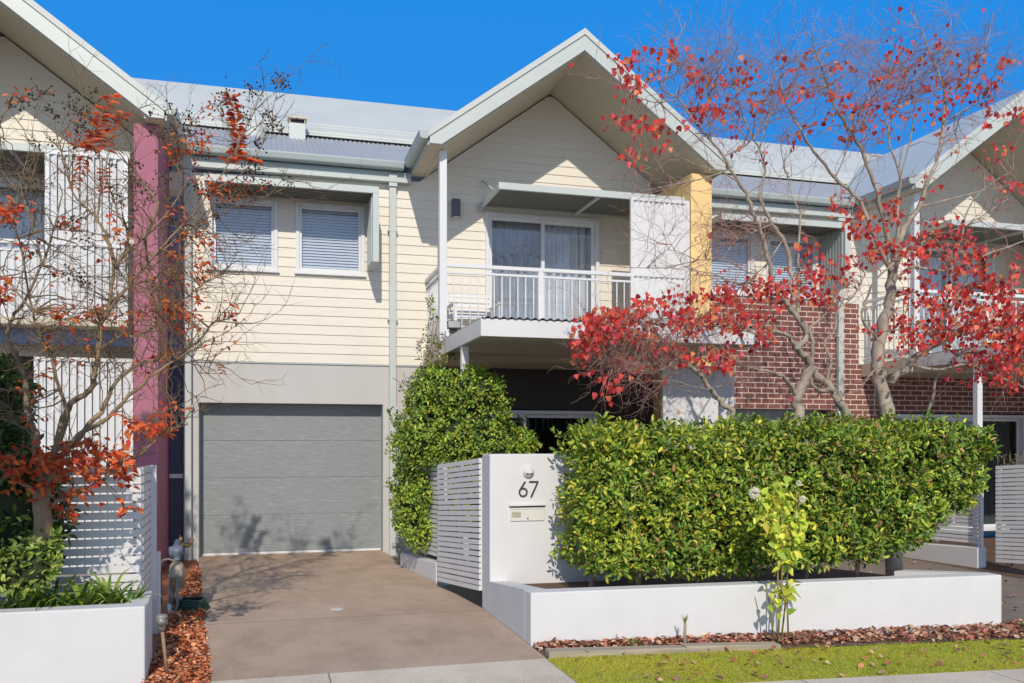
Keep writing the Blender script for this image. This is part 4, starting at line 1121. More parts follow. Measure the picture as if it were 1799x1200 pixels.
A.append(T1.limb([(1566,480),(1536,420),(1510,353),(1467,313),(1430,267),(1407,230),(1385,190),(1372,150),(1375,95)], .032, .005, -.5))
A.append(T1.limb([(1660,167),(1690,140),(1715,110),(1735,70),(1745,20)], .012, .003, .2))
A.append(T1.limb([(1658,217),(1700,190),(1735,165),(1760,140)], .012, .003, -.2))
A.append(T1.limb([(1647,123),(1665,80),(1672,30)], .010, .003, .2))
A.append(T1.limb([(1582,310),(1600,240),(1605,180),(1588,110),(1560,70)], .012, .003, .2))
A.append(T1.limb([(1517,273),(1520,210),(1545,150),(1570,115)], .012, .003, .3))
A.append(T1.limb([(1467,313),(1490,260),(1515,190),(1540,170)], .010, .003, -.2))
A.append(T1.limb([(1563,673),(1600,640),(1633,613),(1670,590),(1720,570),(1790,590)], .050, .015, -.7))
A.append(T1.limb([(1600,640),(1650,650),(1700,640),(1760,665),(1800,680)], .024, .006, -.6))
A.append(T1.limb([(1633,613),(1670,540),(1700,500),(1777,505)], .028, .010, -.2))
A.append(T1.limb([(1545,600),(1527,580),(1513,557),(1523,523),(1540,490),(1587,450),(1640,415),(1700,395),(1770,350)], .022, .006, -.5))
A.append(T1.limb([(1566,500),(1600,470),(1660,475),(1733,447),(1800,423)], .024, .008, -.3))
A.append(T1.limb([(1660,475),(1687,427),(1700,370),(1730,330),(1780,300)], .020, .004, .3))
A.append(T1.limb([(1545,640),(1527,660),(1510,683),(1480,695)], .016, .006, -.3))
A.append(T1.limb([(1627,735),(1640,690),(1650,655),(1690,620)], .026, .010, -.2, 8.7))
A.append(T1.limb([(1613,365),(1670,350),(1730,335),(1799,320)], .016, .005, -.3))
for pts in A: sprout(T1, pts, .42, (.25,.6), .0042, 2, leafp=.035, leafn=2)
cl = [(1640,520,60,50,36,5),(1700,505,70,60,44,5),(1760,560,60,60,50,5),(1680,575,70,40,44,5),(1620,590,50,35,26,5),(1720,610,60,50,40,5),(1780,640,40,50,26,5),(1735,660,50,25,10,4),(1545,440,50,35,24,4),(1600,440,40,40,20,4),(1660,420,60,30,22,4),
      (1500,390,50,40,20,4),(1560,370,40,40,16,4),(1530,585,22,14,5,4),(1545,632,16,10,3,4),(1580,560,30,20,10,4),(1770,490,40,30,20,4),(1640,395,40,20,8,3),(1700,450,50,30,14,4),
      (1470,360,20,16,4,4),(1790,330,16,16,6,4),(1785,200,30,40,14,3),(1750,270,40,30,10,3),(1740,130,40,30,12,3),(1660,165,40,30,10,3),(1575,90,40,26,10,3),(1560,130,30,20,6,3),(1475,110,14,10,4,4),(1478,165,22,16,6,3),(1520,190,36,10,8,3),(1495,225,30,20,6,3),(1480,240,16,14,3,3),
      (1430,100,20,30,5,2),(1630,330,40,30,6,2),(1690,95,30,20,5,2),(1655,60,30,20,3,2),(1775,105,10,10,2,2),(1572,15,6,4,1,2),(1720,8,6,4,1,1),(1780,590,26,20,14,5),(1740,525,40,25,20,5)]
cl += [(1700,140,50,40,10,3),(1640,90,40,30,8,3),(1580,180,50,30,8,3),(1730,200,30,30,6,3),(1600,120,60,50,14,2),(1520,150,60,50,12,2),(1690,170,50,50,10,3),(1450,190,60,50,12,2),(1400,150,40,50,8,2),(1550,230,60,30,8,2),(1620,200,50,50,10,2)]
bare = [(1640,120,90,70,70,2),(1560,150,80,60,56,2),(1450,120,70,60,42,2),(1720,110,50,50,30,2),(1400,130,60,60,24,2),(1500,200,70,40,20,2),(1500,250,60,40,8,2),(1690,250,60,40,8,2),(1740,400,60,50,20,2),(1620,640,50,20,8,2),(1760,700,40,15,3,1)]
red_tree(T1, cl, bare)
T1.finish(.92, HEART, M['redleaf'])

# ---- the multi-stemmed one in the middle
b = Q(1402, 760, 8.2)
T2 = Tree('autumn_tree', 'forking red-leaved tree in front of the brick wall, rising behind the middle of the hedge', 'tree', (b.x, 8.2, .25), M['bark'], M['twig'], 33)
T2.limb([(1406,1010),(1404,880),(1403,735),(1402,700),(1412,672),(1425,642)], .066, .058, 0, 8.2, 11)
A = []
A.append(T2.limb([(1425,642),(1412,625),(1400,612),(1387,592),(1365,582),(1340,590)], .050, .012, -.3))
A.append(T2.limb([(1400,612),(1416,590),(1405,565),(1380,532),(1362,510),(1348,450),(1335,402),(1323,373),(1312,342),(1298,319),(1283,298),(1271,273),(1250,248),(1231,227),(1210,200),(1192,174),(1166,158),(1152,132)], .042, .005, -.5))
A.append(T2.limb([(1395,548),(1390,490),(1385,446),(1373,417),(1354,387),(1342,365),(1335,335),(1344,304),(1335,262),(1322,240),(1300,190),(1290,150)], .034, .005, .3))
A.append(T2.limb([(1398,560),(1404,500),(1402,448),(1405,398),(1406,373),(1394,350),(1380,300),(1370,250)], .022, .004, .4))
A.append(T2.limb([(1425,642),(1428,600),(1424,575),(1445,557),(1470,520)], .026, .008, .1))
A.append(T2.limb([(1271,273),(1300,262),(1322,245),(1345,215),(1368,180)], .012, .003, .2))
A.append(T2.limb([(1250,248),(1242,180),(1260,130),(1275,90)], .010, .003, .1))
A.append(T2.limb([(1298,319),(1262,300),(1225,290),(1180,270),(1130,262)], .010, .003, -.3))
A.append(T2.limb([(1283,298),(1230,315),(1180,325),(1110,340)], .010, .003, -.4))
A.append(T2.limb([(1192,174),(1150,180),(1110,165),(1090,150)], .008, .003, -.1))
A.append(T2.limb([(1166,158),(1175,110),(1190,70),(1205,40)], .008, .002, .1))
A.append(T2.limb([(1232,227),(1225,170),(1210,120)], .008, .002, .2))
A.append(T2.limb([(1335,262),(1350,200),(1355,150),(1372,90)], .010, .003, .3))
A.append(T2.limb([(1354,395),(1320,410),(1290,425),(1270,455)], .012, .004, -.3))
A.append(T2.limb([(1373,425),(1330,480),(1280,460),(1240,455),(1170,470),(1110,470)], .012, .003, -.6))
A.append(T2.limb([(1330,480),(1300,500),(1250,480),(1205,470),(1180,430)], .010, .003, -.4))
A.append(T2.limb([(1402,700),(1387,675),(1367,657),(1335,650),(1305,642),(1270,620)], .030, .007, -.5))
A.append(T2.limb([(1490,735),(1475,705),(1460,683),(1442,665),(1426,645)], .055, .042, 0, 8.3, 10))
A.append(T2.limb([(1453,668),(1460,630),(1447,603),(1467,580),(1470,547),(1500,520),(1520,480)], .022, .008, .2))
A.append(T2.limb([(1460,683),(1436,685),(1424,668),(1425,652)], .026, .02, -.1))
A.append(T2.limb([(1340,590),(1280,575),(1220,570),(1160,560),(1090,575)], .012, .003, -.5))
for pts in A: sprout(T2, pts, .40, (.22,.55), .0040, 2, leafp=.02, leafn=2)
cl = [(1290,520,70,20,26,4),(1350,500,40,30,18,4),(1240,560,60,20,22,4),(1180,540,40,40,12,4),(1130,530,26,14,6,4),(1200,520,40,20,10,4),(1320,545,40,20,14,4),(1380,510,30,20,12,4),(1410,490,50,30,14,4),(1450,500,40,30,12,4),
      (1300,560,40,16,8,4),(1340,580,30,16,8,4),(1350,598,24,14,6,4),(1265,625,36,20,14,4),(1280,640,24,12,6,4),(1430,530,40,16,12,4),(1480,460,24,30,8,4),(1420,440,30,20,6,4),(1180,590,40,20,5,3),
      (1210,560,50,24,14,4),(1110,100,12,16,5,4),(1090,105,8,6,3,4),(1130,130,20,20,5,3),(1165,95,20,16,4,3),(1185,90,12,12,4,4),(1110,140,14,10,4,4),(1122,150,10,10,3,4),(1110,208,16,12,5,4),(1160,215,14,12,5,4),(1125,225,14,24,5,3),(1070,208,4,4,1,5),(1105,165,12,8,3,3),(1120,272,22,10,6,3),(1175,250,20,10,3,3),
      (1230,190,16,10,5,4),(1258,195,14,12,5,4),(1250,140,40,20,6,2),(1300,135,26,30,6,3),(1345,110,30,40,6,2),(1200,120,30,30,5,2),(1230,100,40,30,4,2),(1070,595,4,4,1,3),(1330,140,20,40,4,2),(1385,150,20,30,4,3),(1395,235,12,10,3,4)]
cl += [(1250,170,50,40,10,2),(1320,180,40,50,10,2),(1210,210,40,30,6,2),(1290,240,40,30,6,2),(1220,140,30,30,6,3)]
bare = [(1260,130,70,50,50,2),(1310,200,60,50,36,2),(1200,140,40,40,16,2),(1150,310,50,30,10,2),(1190,340,50,20,8,2),(1290,405,30,24,26,1),(1255,435,30,30,16,1),(1330,420,40,20,10,1),(1390,330,40,50,8,2),(1190,470,60,30,10,1),(1160,420,40,30,6,1),(1230,230,40,30,8,2),(1370,180,40,50,10,2),(1320,470,40,20,8,1)]
red_tree(T2, cl, bare)
T2.finish(.92, HEART, M['redleaf'])

# ---- the leaning one reaching over the porch
b = Q(1290, 760, 8.0)
T3 = Tree('autumn_tree', 'slender leaning tree, its tangle of pale twigs and red leaves under the porch roof', 'tree', (b.x+.15, 8.0, .25), M['bark'], M['twig'], 45)
T3.limb([(1330,990),(1312,860),(1290,735),(1270,708),(1250,685),(1225,655),(1207,640)], .040, .024, -.25, 8.0, 9)
A = [T3.limb([(1207,640),(1187,632),(1170,645),(1150,652),(1110,650),(1075,640)], .016, .004, -.2), T3.limb([(1207,640),(1195,610),(1165,595),(1120,600),(1080,585),(1040,590)], .014, .003, -.1),
     T3.limb([(1225,655),(1240,635),(1262,645),(1300,640)], .012, .003, .1), T3.limb([(1187,635),(1190,600),(1192,570),(1200,545)], .010, .003, -.1), T3.limb([(1250,685),(1220,680),(1180,668),(1130,672)], .010, .003, -.3),
     T3.limb([(1250,682),(1290,672),(1330,664)], .007, .002, .1), T3.limb([(1165,595),(1130,570),(1090,560),(1050,570)], .008, .002, -.2)]
for pts in A: sprout(T3, pts, .75, (.2,.45), .0036, 2, up=.0, start=.15)
cl = [(1040,590,22,26,24,5),(1075,575,34,16,18,5),(1050,560,36,14,16,5),(1100,560,40,16,14,5),(1030,612,14,18,12,5),(1110,590,40,20,12,4),(1140,590,30,20,8,4),(1070,668,18,14,8,4),(1030,648,6,6,2,3),(1100,640,36,16,6,3),(1060,690,8,6,2,3),(1190,625,24,14,5,4),(1215,630,20,12,6,4),(1170,660,30,10,3,3),(1085,545,40,14,8,4),(1150,610,30,16,6,4),(1235,650,10,6,2,3)]
bare = [(1110,630,60,30,46,1),(1150,620,50,30,30,1),(1070,620,40,26,20,1),(1180,600,40,30,14,1),(1120,660,40,16,12,1),(1240,600,40,20,6,1)]
red_tree(T3, cl, bare)
T3.finish(.92, HEART, M['redleaf'])

# ---- the mostly bare berry tree at the left
b = Q(72, 1010, 6.80)
T4 = Tree('berry_tree', 'mostly bare multi-stemmed tree with orange leaves and dark seed heads in the left planter', 'tree', (b.x, 6.80, .43), M['barkl'], M['twigl'], 57)
T4.limb([(68,1030),(72,985),(76,930),(73,885),(74,855)], .075, .060, 0, 6.80, 12, .004)
A = []
A.append(T4.limb([(73,880),(84,830),(100,783),(118,717),(150,690),(163,677),(173,613),(182,560),(192,530),(202,473),(227,437),(253,417),(277,364),(268,342),(240,314),(225,290)], .036, .006, .5))
A.append(T4.limb([(100,785),(127,783),(150,753),(180,717),(200,677),(243,640),(300,628),(347,600),(373,570),(400,560),(420,552)], .028, .004, .3))
A.append(T4.limb([(78,860),(110,800),(150,757),(200,723),(253,673),(287,647),(333,618),(370,605)], .030, .004, -.2))
A.append(T4.limb([(72,860),(63,770),(50,733),(37,647),(13,600),(17,567),(40,533),(73,467),(95,400),(110,340)], .034, .005, .3))
A.append(T4.limb([(92,800),(118,740),(100,667),(93,633),(73,597),(57,547),(37,433),(25,390),(40,300)], .020, .004, -.4))
A.append(T4.limb([(202,473),(190,420),(172,388),(160,374),(128,340),(118,300),(100,240)], .018, .004, .3))
A.append(T4.limb([(172,388),(176,336),(176,300),(171,230),(168,180)], .012, .003, .45))
A.append(T4.limb([(218,445),(226,410),(208,376),(196,340),(186,300),(198,240)], .014, .003, .3))
A.append(T4.limb([(182,560),(215,515),(260,460),(300,417),(345,370),(367,337),(400,290),(412,240)], .018, .003, .0))
A.append(T4.limb([(260,460),(310,420),(340,395),(413,363),(487,337),(517,318)], .010, .002, .5))
A.append(T4.limb([(253,417),(290,380),(320,330),(310,280),(325,230)], .012, .003, .2))
A.append(T4.limb([(173,613),(215,590),(240,590),(290,560),(330,520),(370,490),(390,480)], .012, .003, -.3))
A.append(T4.limb([(192,530),(235,500),(275,485),(320,440),(350,400)], .012, .003, .2))
A.append(T4.limb([(300,628),(340,640),(375,650),(398,680)], .006, .002, -.1))
A.append(T4.limb([(243,640),(290,650),(335,635),(385,632)], .007, .002, .0))
A.append(T4.limb([(400,290),(430,230),(450,180),(480,140)], .006, .002, .0))
A.append(T4.limb([(367,337),(430,300),(470,240),(500,205)], .006, .002, .1))
A.append(T4.limb([(88,890),(110,878),(133,867),(180,843),(213,817),(250,795),(290,760),(330,745)], .022, .004, -.5))
A.append(T4.limb([(70,880),(53,858),(30,843),(0,820),(-40,800)], .022, .008, -.2))
A.append(T4.limb([(63,770),(30,745),(0,735)], .012, .004, .1))
A.append(T4.limb([(57,547),(20,500),(0,470),(-20,420)], .010, .003, .1))
A.append(T4.limb([(73,467),(60,400),(42,350),(35,320)], .012, .003, .2))
A.append(T4.limb([(42,350),(10,310),(-10,290)], .006, .002, .2))
A.append(T4.limb([(35,320),(50,270),(60,210)], .005, .002, .2))
A.append(T4.limb([(15,190),(2,210),(-10,240)], .006, .004, .1, 6.4))
A.append(T4.limb([(133,867),(120,830),(118,800)], .008, .002, -.1))
r = T4.r
for pts in A: sprout(T4, pts, .46, (.2,.5), .0046, 2, up=.45, start=.2)
for u, v, ru, rv, n, dp in [(270,520,60,60,18,2),(240,440,50,50,16,2),(330,480,50,50,14,2),(120,560,60,60,14,2),(60,620,50,60,12,2),(300,560,40,40,14,2),(90,440,60,50,12,2),(370,420,40,30,8,2),(280,620,60,40,14,2),(320,690,40,30,6,1),(30,700,40,50,8,2),(230,350,50,50,10,2),(40,360,50,40,8,2),(200,600,60,50,14,2)]:
    for k in range(n):
        uu, vv = r.gauss(u, ru*.5), r.gauss(v, rv*.5); c = Q(uu, vv, T4.near(uu,vv)[2].y+r.gauss(0,.2)); d = T4.link(c, .0046, .02); T4.twig(c, d+Vector((0,0,.3)), r.uniform(.2,.42), .0042, dp, .8, .03, 3)
def orange(u, v, ru, rv, n, per, L=.055):
    for k in range(n):
        uu, vv = r.gauss(u, ru*.5), r.gauss(v, rv*.5); c = Q(uu, vv, T4.near(uu,vv)[2].y+r.gauss(-.05,.18)); T4.link(c, .003, .02); L_ = L*(1.25 if v > 740 else 1)
        for i in range(per):
            p = c+Vector((r.gauss(0,.035), r.gauss(0,.035), r.gauss(0,.03))); d = Vector((r.gauss(0,1), r.gauss(0,1), r.gauss(-.35,.5))); nn = Vector((r.gauss(0,.5), -.7, r.gauss(.8,.4)))
            k2 = r.uniform(.75,1.25); T4.leaf(p, d, nn, L_*r.uniform(.7,1.2), tuple(q*k2 for q in r.choice(ORG_)))
for a in [(28,812,40,22,11,7),(85,812,40,24,12,7),(130,805,44,24,13,7),(165,792,44,22,10,6),(195,812,34,18,8,6),(80,862,16,12,6,6),(135,870,10,8,3,6),(215,885,6,5,2,6),(125,900,8,6,3,6),(165,830,20,12,5,5),(205,835,20,10,5,5),(250,755,26,10,7,6),(285,750,20,10,6,6),(225,745,14,8,3,4),
          (305,715,16,16,4,3),(310,450,12,10,4,6),(355,470,14,10,4,7),(305,540,24,20,9,6),(315,580,10,12,5,5),(300,625,16,14,5,4),(172,548,18,6,6,7),(160,555,14,6,4,6),(105,548,14,8,4,5),(115,562,10,8,2,5),(12,375,30,20,12,6),(10,510,14,16,7,6),(340,520,14,12,4,3),(395,545,22,14,6,2),(415,560,10,14,3,2),(385,610,8,8,2,3),(55,735,8,6,2,4),(35,680,10,8,2,4),(205,405,8,8,3,4),(375,420,20,16,6,3),(270,745,10,8,3,4),(30,850,20,16,5,5),(205,800,26,12,5,6)]: orange(*a)
for a in [(165,250,40,26,14,4,.045),(375,190,26,20,8,4,.04),(350,245,40,30,12,4,.045),(305,255,30,20,8,4,.045),(395,335,40,24,14,4,.045),(330,290,30,30,6,4,.045),(450,330,24,12,6,4,.04),(125,395,24,14,5,3,.045),(60,165,40,14,5,4,.045),(205,365,20,30,5,3,.045),(230,500,30,30,5,3,.045),(330,430,20,20,5,4,.05),(90,600,20,20,4,3,.05),(270,640,20,14,4,4,.055),(240,560,40,40,8,4,.05),(280,500,40,40,8,4,.05),(330,560,30,30,6,4,.05),(200,440,30,30,5,3,.045),(100,500,40,40,6,3,.045),(50,440,30,30,5,3,.045),(330,380,30,30,6,4,.045),(70,670,30,30,5,3,.05),(150,620,30,30,5,3,.05),(300,480,16,14,4,5,.055)]: orange(*a)
def plume(px, n, L):
    Y = T4.near(*px[0])[2].y+.02; pts = [Q(u, v, Y) for u, v in px]; T4.link(pts[0], .003); T4.tw.tube(pts, .0025, 3, False)
    tot = len(pts)-1
    for k in range(n):
        t = k/(n-1)*tot; i = min(int(t), tot-1); p = pts[i].lerp(pts[i+1], t-i); ax = (pts[i+1]-pts[i]).normalized()
        for s in (-1, 1):
            a = r.uniform(0, .9); side = Vector((s*math.cos(a), -math.sin(a)*r.choice((-1,1)), 0)); d = side*.9+ax*r.uniform(.1,.5)+Vector((0,0,r.uniform(-.25,.25)))
            k2 = r.uniform(.7,1.2); T4.leaf(p, d, Vector((r.gauss(0,.3),-.6,.8)), L*r.uniform(.75,1.1), tuple(q*k2 for q in r.choice(ORG_[:4])))
plume([(152,262),(168,235),(178,205),(198,168)], 24, .085); plume([(185,265),(193,235),(205,210),(218,200)], 15, .08); plume([(415,280),(420,245),(414,205),(405,168)], 36, .085); plume([(400,285),(430,278),(450,285)], 10, .08); plume([(135,258),(150,255),(165,262)], 9, .07)
BR = [(.42,.12,.05),(.34,.10,.05),(.50,.17,.07)]
plume([(305,290),(308,262)], 6, .07); plume([(180,340),(184,300)], 8, .07); plume([(150,275),(140,300),(132,330)], 10, .07); plume([(385,640),(392,655)], 4, .045)
def octa(mb, p, q):
    mb.add([(p.x+q,p.y,p.z),(p.x-q,p.y,p.z),(p.x,p.y+q,p.z),(p.x,p.y-q,p.z),(p.x,p.y,p.z+q*1.2),(p.x,p.y,p.z-q)], [(0,2,4),(2,1,4),(1,3,4),(3,0,4),(2,0,5),(1,2,5),(3,1,5),(0,3,5)], True)
sd_ = MB()
for u, v, s, n in [(160,162,14,14),(172,185,12,12),(125,185,22,30),(150,200,22,28),(140,218,20,26),(100,205,12,12),(70,165,24,30),(40,175,18,16),(90,190,10,8),(160,235,14,14),(395,170,20,26),(385,185,14,14),(440,160,22,30),(490,140,18,24),(500,150,10,10),(430,205,16,16),(480,215,20,24),(495,225,12,10),(465,200,14,12),
      (300,190,14,14),(330,205,18,22),(275,235,22,24),(300,240,18,20),(335,235,20,20),(350,262,18,18),(310,225,16,16),(265,200,10,8),(455,255,16,16),(450,290,20,24),(430,300,18,20),(350,335,20,24),(420,330,24,30),(395,345,20,26),(440,340,18,20),(470,325,14,14),(505,322,12,10),(515,318,8,6),(130,390,20,22),(150,420,18,18),(110,395,16,14),(125,480,18,20),(150,500,14,14),(140,490,12,10),
      (60,330,24,26),(40,300,14,12),(20,290,10,8),(45,320,18,18),(15,395,10,8),(70,260,8,5),(60,250,10,8),(230,310,18,20),(250,330,16,16),(285,310,16,16),(240,290,12,10),(200,330,10,8),(210,350,14,12),(195,290,10,8),(225,400,8,6),(300,390,14,10),(325,420,12,10),(360,390,10,10),(380,380,10,8),(240,370,12,10),(265,345,12,10),(90,250,10,8)]:
    c = Q(u, v, T4.near(u, v)[2].y+r.gauss(0,.1)); T4.link(c, .0028)
    for i in range(n):
        p = c+Vector((r.gauss(0,1)*s*.0022, r.gauss(0,.03), r.gauss(0,1)*s*.0020)); T4.tw.tube([c.lerp(p,.2), p], .0016, 3, False); octa(sd_, p, r.uniform(.0065,.0105))
T4.finish(.50, OVAL, M['redleaf'])
sd_.build('seed_heads', M['seed'], T4.t)
print('TWIG VERTS', sum(len(t.tw.v) for t in (T1,T2,T3,T4)), 'LEAVES', [len(t.LP) for t in (T1,T2,T3,T4)])
# ------------------------------------------------------------------ small things
# slatted white chair on the balcony
cx, cy, cz = 2.86, 12.38, 2.951
t = thing('garden_chair', 'white slatted garden chair on the balcony beside the railing', 'chair', (cx, cy, cz))
w = .60
m = MB()
for k in range(6):
    z = cz+.40+k*.075; y = cy+.10+(k*.075)*.28
    m.hexa([(cx-w/2,y,z),(cx+w/2,y,z),(cx+w/2,y+.018,z),(cx-w/2,y+.018,z)], [(cx-w/2,y+.016,z+.052),(cx+w/2,y+.016,z+.052),(cx+w/2,y+.034,z+.052),(cx-w/2,y+.034,z+.052)])
m.build('backrest', M['white'], t, bevel=.004)
m = MB()
for k in range(6): m.box(cx-w/2, cx+w/2, cy-.36+k*.078, cy-.30+k*.078, cz+.38, cz+.40)
m.build('seat', M['white'], t, bevel=.004)
for sx in (-1, 1):
    x = cx+sx*(w/2+.02)
    m = MB(); m.hexa([(x-.02,cy+.16,cz),(x+.02,cy+.16,cz),(x+.02,cy+.20,cz),(x-.02,cy+.20,cz)], [(x-.02,cy+.26,cz+.86),(x+.02,cy+.26,cz+.86),(x+.02,cy+.29,cz+.86),(x-.02,cy+.29,cz+.86)]); m.build('leg', M['white'], t, bevel=.004)
    m = MB(); m.box(x-.02, x+.02, cy-.36, cy-.32, cz, cz+.60); m.build('leg', M['white'], t, bevel=.004)
    m = MB(); m.box(x-.03, x+.03, cy-.38, cy+.19, cz+.601, cz+.63); m.build('armrest', M['white'], t, bevel=.006)
# wall lamp
a, b = Q(792,352,YW), Q(806,384,YW)
t = thing('wall_lamp', 'charcoal box lamp on the weatherboard wall beside the balcony post', 'wall lamp', (a.x+.06, YW, b.z))
m = MB(); m.box(a.x, b.x, YW-.13, YW-.04, b.z, a.z); m.build('lamp_body', M['lampgrey'], t, bevel=.008)
m = MB(); m.box(a.x+.03, b.x-.03, YW-.04, YW-.001, b.z+.08, a.z-.08); m.build('bracket', M['lampgrey'], t)
m = MB(); m.box(a.x+.02, b.x-.02, YW-.12, YW-.05, b.z-.006, b.z-.001); m.build('diffuser', M['blind'], t)
# flood light on the porch roof edge
c = Q(796, 571, 11.2)
t = thing('flood_light', 'small black flood light clamped at the corner of the porch roof', 'flood light', (c.x, 11.2, 2.99))
m = MB(); hw = .085; z = c.z
m.hexa([(c.x-hw,11.12,z-.055),(c.x+hw,11.10,z-.055),(c.x+hw,11.15,z-.06),(c.x-hw,11.17,z-.06)], [(c.x-hw,11.14,z+.05),(c.x+hw,11.12,z+.05),(c.x+hw,11.17,z+.045),(c.x-hw,11.19,z+.045)])
m.build('lamp_head', M['black'], t, bevel=.006)
m = MB(); m.hexa([(c.x-hw+.012,11.115,z-.043),(c.x+hw-.012,11.095,z-.043),(c.x+hw-.012,11.10,z-.043),(c.x-hw+.012,11.12,z-.043)], [(c.x-hw+.012,11.132,z+.038),(c.x+hw-.012,11.112,z+.038),(c.x+hw-.012,11.12,z+.038),(c.x-hw+.012,11.14,z+.038)]); m.build('lamp_glass', paint('lamp glass', (.12,.14,.18), .15, .03), t)
m = MB(); m.box(c.x-.05, c.x+.05, 11.16, 11.24, z-.10, z-.05); m.build('sensor', M['black'], t, bevel=.005)
m = MB(); m.tube([(c.x,11.2,z-.06),(c.x,11.22,2.93)], .014, 8); m.build('bracket', M['black'], t)
# water tap standing in the mulch
g = G(295, 1183); p = lambda u, v: Q(u, v, g.y)
t = thing('garden_tap', 'short grey standpipe tap leaning in the orange bark mulch', 'tap', tuple(g))
top = p(284,1100)
m = MB(); m.tube([g-Vector((0,0,.05)), top], .0125, 9); m.build('pipe', M['rusty'], t)
m = MB(); m.tube([p(284,1108), p(284,1084)], [.026,.030], 12); m.tube([p(277,1094), p(294,1092)], [.022,.022], 10); m.lathe([(.040,0),(.042,.012),(.030,.022),(.001,.026)], tuple(p(284,1085)), 'z', 12); m.build('valve_body', M['steel'], t)
m = MB(); q = p(284,1090)+Vector((0,-.03,0)); m.lathe([(.030,0),(.032,.014),(.001,.022)], tuple(q), 'y', 12); m.build('tap_handle', M['steel'], t)
# gas meter
g = G(312, 1095); Yg = 9.0
p = lambda u, v, dy=0: Q(u, v, Yg)+Vector((0,dy,0))
t = thing('gas_meter', 'weathered gas meter and regulator on pipes between the plum wall and the driveway', 'gas meter', (p(312,1050).x, Yg, 0))
m = MB(); a, b = p(297,990), p(325,1032); xm = (a.x+b.x)/2; R = (b.x-a.x)/2
m.lathe([(R*.55,a.z+.02),(R*.9,a.z-.02),(R,a.z-.06),(R,(a.z+b.z)/2+.008),(R*1.12,(a.z+b.z)/2+.004),(R*1.12,(a.z+b.z)/2-.010),(R,(a.z+b.z)/2-.014),(R*.95,b.z)], (xm,Yg,0), 'z', 20); m.build('meter_body', M['meter'], t)
m = MB(); m.tube([p(302,1032), p(302,1062)], .030, 10); m.tube([p(312,1000,-.07), p(313,1060,-.05), p(306,1085,-.05), p(309,1108,-.05)], .014, 8); m.build('inlet_pipe', M['steel'], t)
m = MB(); a, b = p(308,1052,.03), p(320,1075,.03); m.hexa([(a.x,Yg,b.z),(b.x-.03,Yg,b.z),(b.x-.03,Yg+.12,b.z),(a.x,Yg+.12,b.z)], [(a.x-.01,Yg-.01,a.z),(b.x,Yg-.01,a.z),(b.x,Yg+.13,a.z),(a.x-.01,Yg+.13,a.z)]); m.build('meter_bracket', M['meterblue'], t, bevel=.006)
m = MB(); q = p(311,965); m.lathe([(.035,-.10),(.05,-.06),(.075,-.02),(.075,.0),(.05,.03),(.03,.05),(.022,.09),(.001,.10)], tuple(q), 'z', 16); m.tube([p(303,960,-.02), p(303,978,-.02)], [.035,.03], 10); m.build('regulator', M['meterblue'], t)
m = MB(); m.tube([p(311,990), p(311,975)], .022, 8); m.tube([p(309,985,-.03), p(296,982), p(286,984), p(283,990), p(283,1030), p(284,1060)], .011, 8); m.build('outlet_pipe', M['steel'], t)
m = MB(); m.tube([p(313,955,.02), p(318,946,.02), p(316,940,.02)], [.016,.02,.012], 8); m.tube([p(318,957), p(331,958), p(331,957,.4)], .024, 8); m.build('pipe_fitting', M['brass'], t)
m = MB(); m.tube([p(298,1060,-.02), p(299,1083,-.02)], [.020,.018], 8); m.build('riser_cap', M['white'], t)
# coiled hose
c = G(340, 1072)
t = thing('garden_hose', 'coiled dark green hose lying in the mulch by the driveway edge', 'hose', tuple(c))
m = MB()
for k in range(6):
    rr = .17-.008*k; pts = [(c.x-.03+rr*math.cos(a*.2618+.3*k), c.y+.05+rr*.9*math.sin(a*.2618+.3*k), .012+.017*k+.006*math.sin(a*.8+k)) for a in range(25)]
    m.tube(pts, .0105, 6)
m.build('hose_coil', M['hose'], t)
# service cover in the driveway
c = G(592, 1070)
m = MB(); m.lathe([(.062,-.004),(.062,.004),(.055,.006),(.001,.0062)], (c.x,c.y,.0), 'z', 28)
tag(m.build('service_cover', paint('pale plastic cover', (.60,.60,.58), .6, .06), origin=(c.x,c.y,0)), 'small round white service cover set in the brown driveway', 'service cover')
# navy meter cupboard in the recess beside the plum wall
xa, xb = -1.285, Q(322.5,700,YW-.1).x-.01
m = MB(); m.box(xa+.005, xb, YW-.045, YW-.017, .05, 1.12); m.box(xa+.005, xb, YW-.045, YW-.017, 1.18, 2.70)
m2 = MB(); m2.box(xa+.005, xb, YW-.05, YW-.0165, 2.73, 5.02)  # blue sheet over cream cladding, painting in the party wall's shade
t = thing('meter_cupboard', 'tall dark navy cupboard doors in the recess beside the plum wall', 'cupboard', ((xa+xb)/2, YW-.03, 0)); m.build('cupboard_door', M['navy'], t); m2.build('shade_panel', paint('wall shade blue', (.17,.20,.31), .5, .06), t)
m = MB(); m.box(xa+.005, xb, YW-.06, YW-.017, 1.121, 1.179); m.build('cross_rail', M['white'], t)
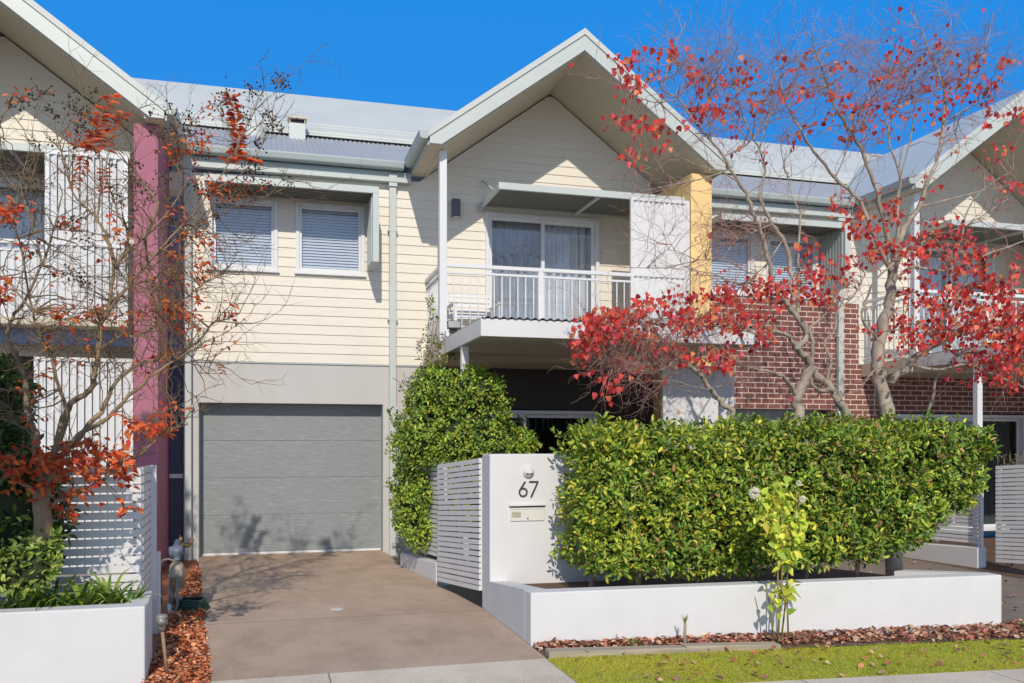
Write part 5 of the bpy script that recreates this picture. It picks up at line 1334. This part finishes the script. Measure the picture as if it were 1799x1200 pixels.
# ------------------------------------------------------------------ unseen tree, added and shaped to shade the left fence and plum wall
t = bush('added_shade_tree', 'unseen leafy tree added on the verge to shade the left fence', 'tree',
     [((-2.10,4.95,2.64), (.64,.42,.42)), ((-2.45,5.0,3.2), (.42,.4,.5)), ((-2.62,5.0,4.6), (.26,.34,1.1)), ((-2.66,5.0,5.7), (.2,.26,.6))], 9000, .085,
     [(.24,.33,.06),(.13,.21,.04),(.07,.12,.025)], [.3,.45,.25], (-2.45,5.0,0), 8, .5, None, .75)
m = MB(); m.tube([(-2.48,5.0,-.05),(-2.45,5.0,.7),(-2.47,5.0,1.6),(-2.52,5.0,2.8),(-2.6,5.0,4.4)], [.055,.046,.042,.034,.02], 9); m.tube([(-2.47,5.0,1.6),(-2.3,4.98,1.95),(-2.1,4.95,2.5)], [.03,.024,.015], 7)
m.build('trunk', M['bark'], t)
# ------------------------------------------------------------------ light, sky, camera
SUN = Vector((0.18, 1.0, -0.665)).normalized()
el = math.asin(-SUN.z)
sd = bpy.data.lights.new('sun', 'SUN'); sd.energy = 3.1; sd.angle = math.radians(.53); sd.color = (1.0, .90, .765)
so = bpy.data.objects.new('sun', sd); COL.objects.link(so)
so.rotation_euler = SUN.to_track_quat('-Z', 'Y').to_euler(); so.location = (-5, -20, 20)
w = bpy.data.worlds.new('World'); scene.world = w; w.use_nodes = True
nt = w.node_tree; bg = nt.nodes['Background']
sk = nt.nodes.new('ShaderNodeTexSky'); sk.sky_type = 'NISHITA'; sk.sun_disc = False
sk.sun_elevation = el; sk.sun_rotation = math.atan2(-SUN.x, -SUN.y) % (2*math.pi)
sk.air_density = .55; sk.dust_density = 0.0; sk.ozone_density = 5.0; sk.altitude = 0
hs = nt.nodes.new('ShaderNodeHueSaturation'); hs.inputs['Saturation'].default_value = .72; hs.inputs['Value'].default_value = 1.08; hs.inputs['Hue'].default_value = .492
nt.links.new(sk.outputs[0], hs.inputs['Color'])
deep = nt.nodes.new('ShaderNodeMix'); deep.data_type = 'RGBA'; pass   # a clear, deep winter blue
deep.inputs[7].default_value = (-.035/.15, .265/.15, .83/.15, 1)
tcw = nt.nodes.new('ShaderNodeTexCoord'); spw = nt.nodes.new('ShaderNodeSeparateXYZ'); nt.links.new(tcw.outputs['Generated'], spw.inputs[0])
mr = nt.nodes.new('ShaderNodeMapRange'); mr.inputs[1].default_value = -.15; mr.inputs[2].default_value = .55; mr.inputs[3].default_value = .0; mr.inputs[4].default_value = .90
nt.links.new(spw.outputs['Y'], mr.inputs[0]); nt.links.new(mr.outputs[0], deep.inputs[0])       # deepest on the side away from the sun
nt.links.new(hs.outputs[0], deep.inputs[6]); nt.links.new(deep.outputs[2], bg.inputs['Color'])
bg.inputs['Strength'].default_value = .15
cd = bpy.data.cameras.new('camera'); cd.sensor_width = 36; cd.lens = F/1799*36
cd.shift_y = (VH-600)/1799; cd.clip_end = 2000; cd.clip_start = .05
co = bpy.data.objects.new('camera', cd); COL.objects.link(co)
co.location = (0, 0, CZ); co.rotation_euler = (math.pi/2, 0, -TH)
scene.camera = co
vs = scene.view_settings; vs.view_transform = 'Standard'; vs.look = 'None'; vs.exposure = 0; vs.gamma = 1
try:
    scene.cycles.use_denoising = True; scene.cycles.max_bounces = 8; scene.cycles.transparent_max_bounces = 12
except Exception: pass
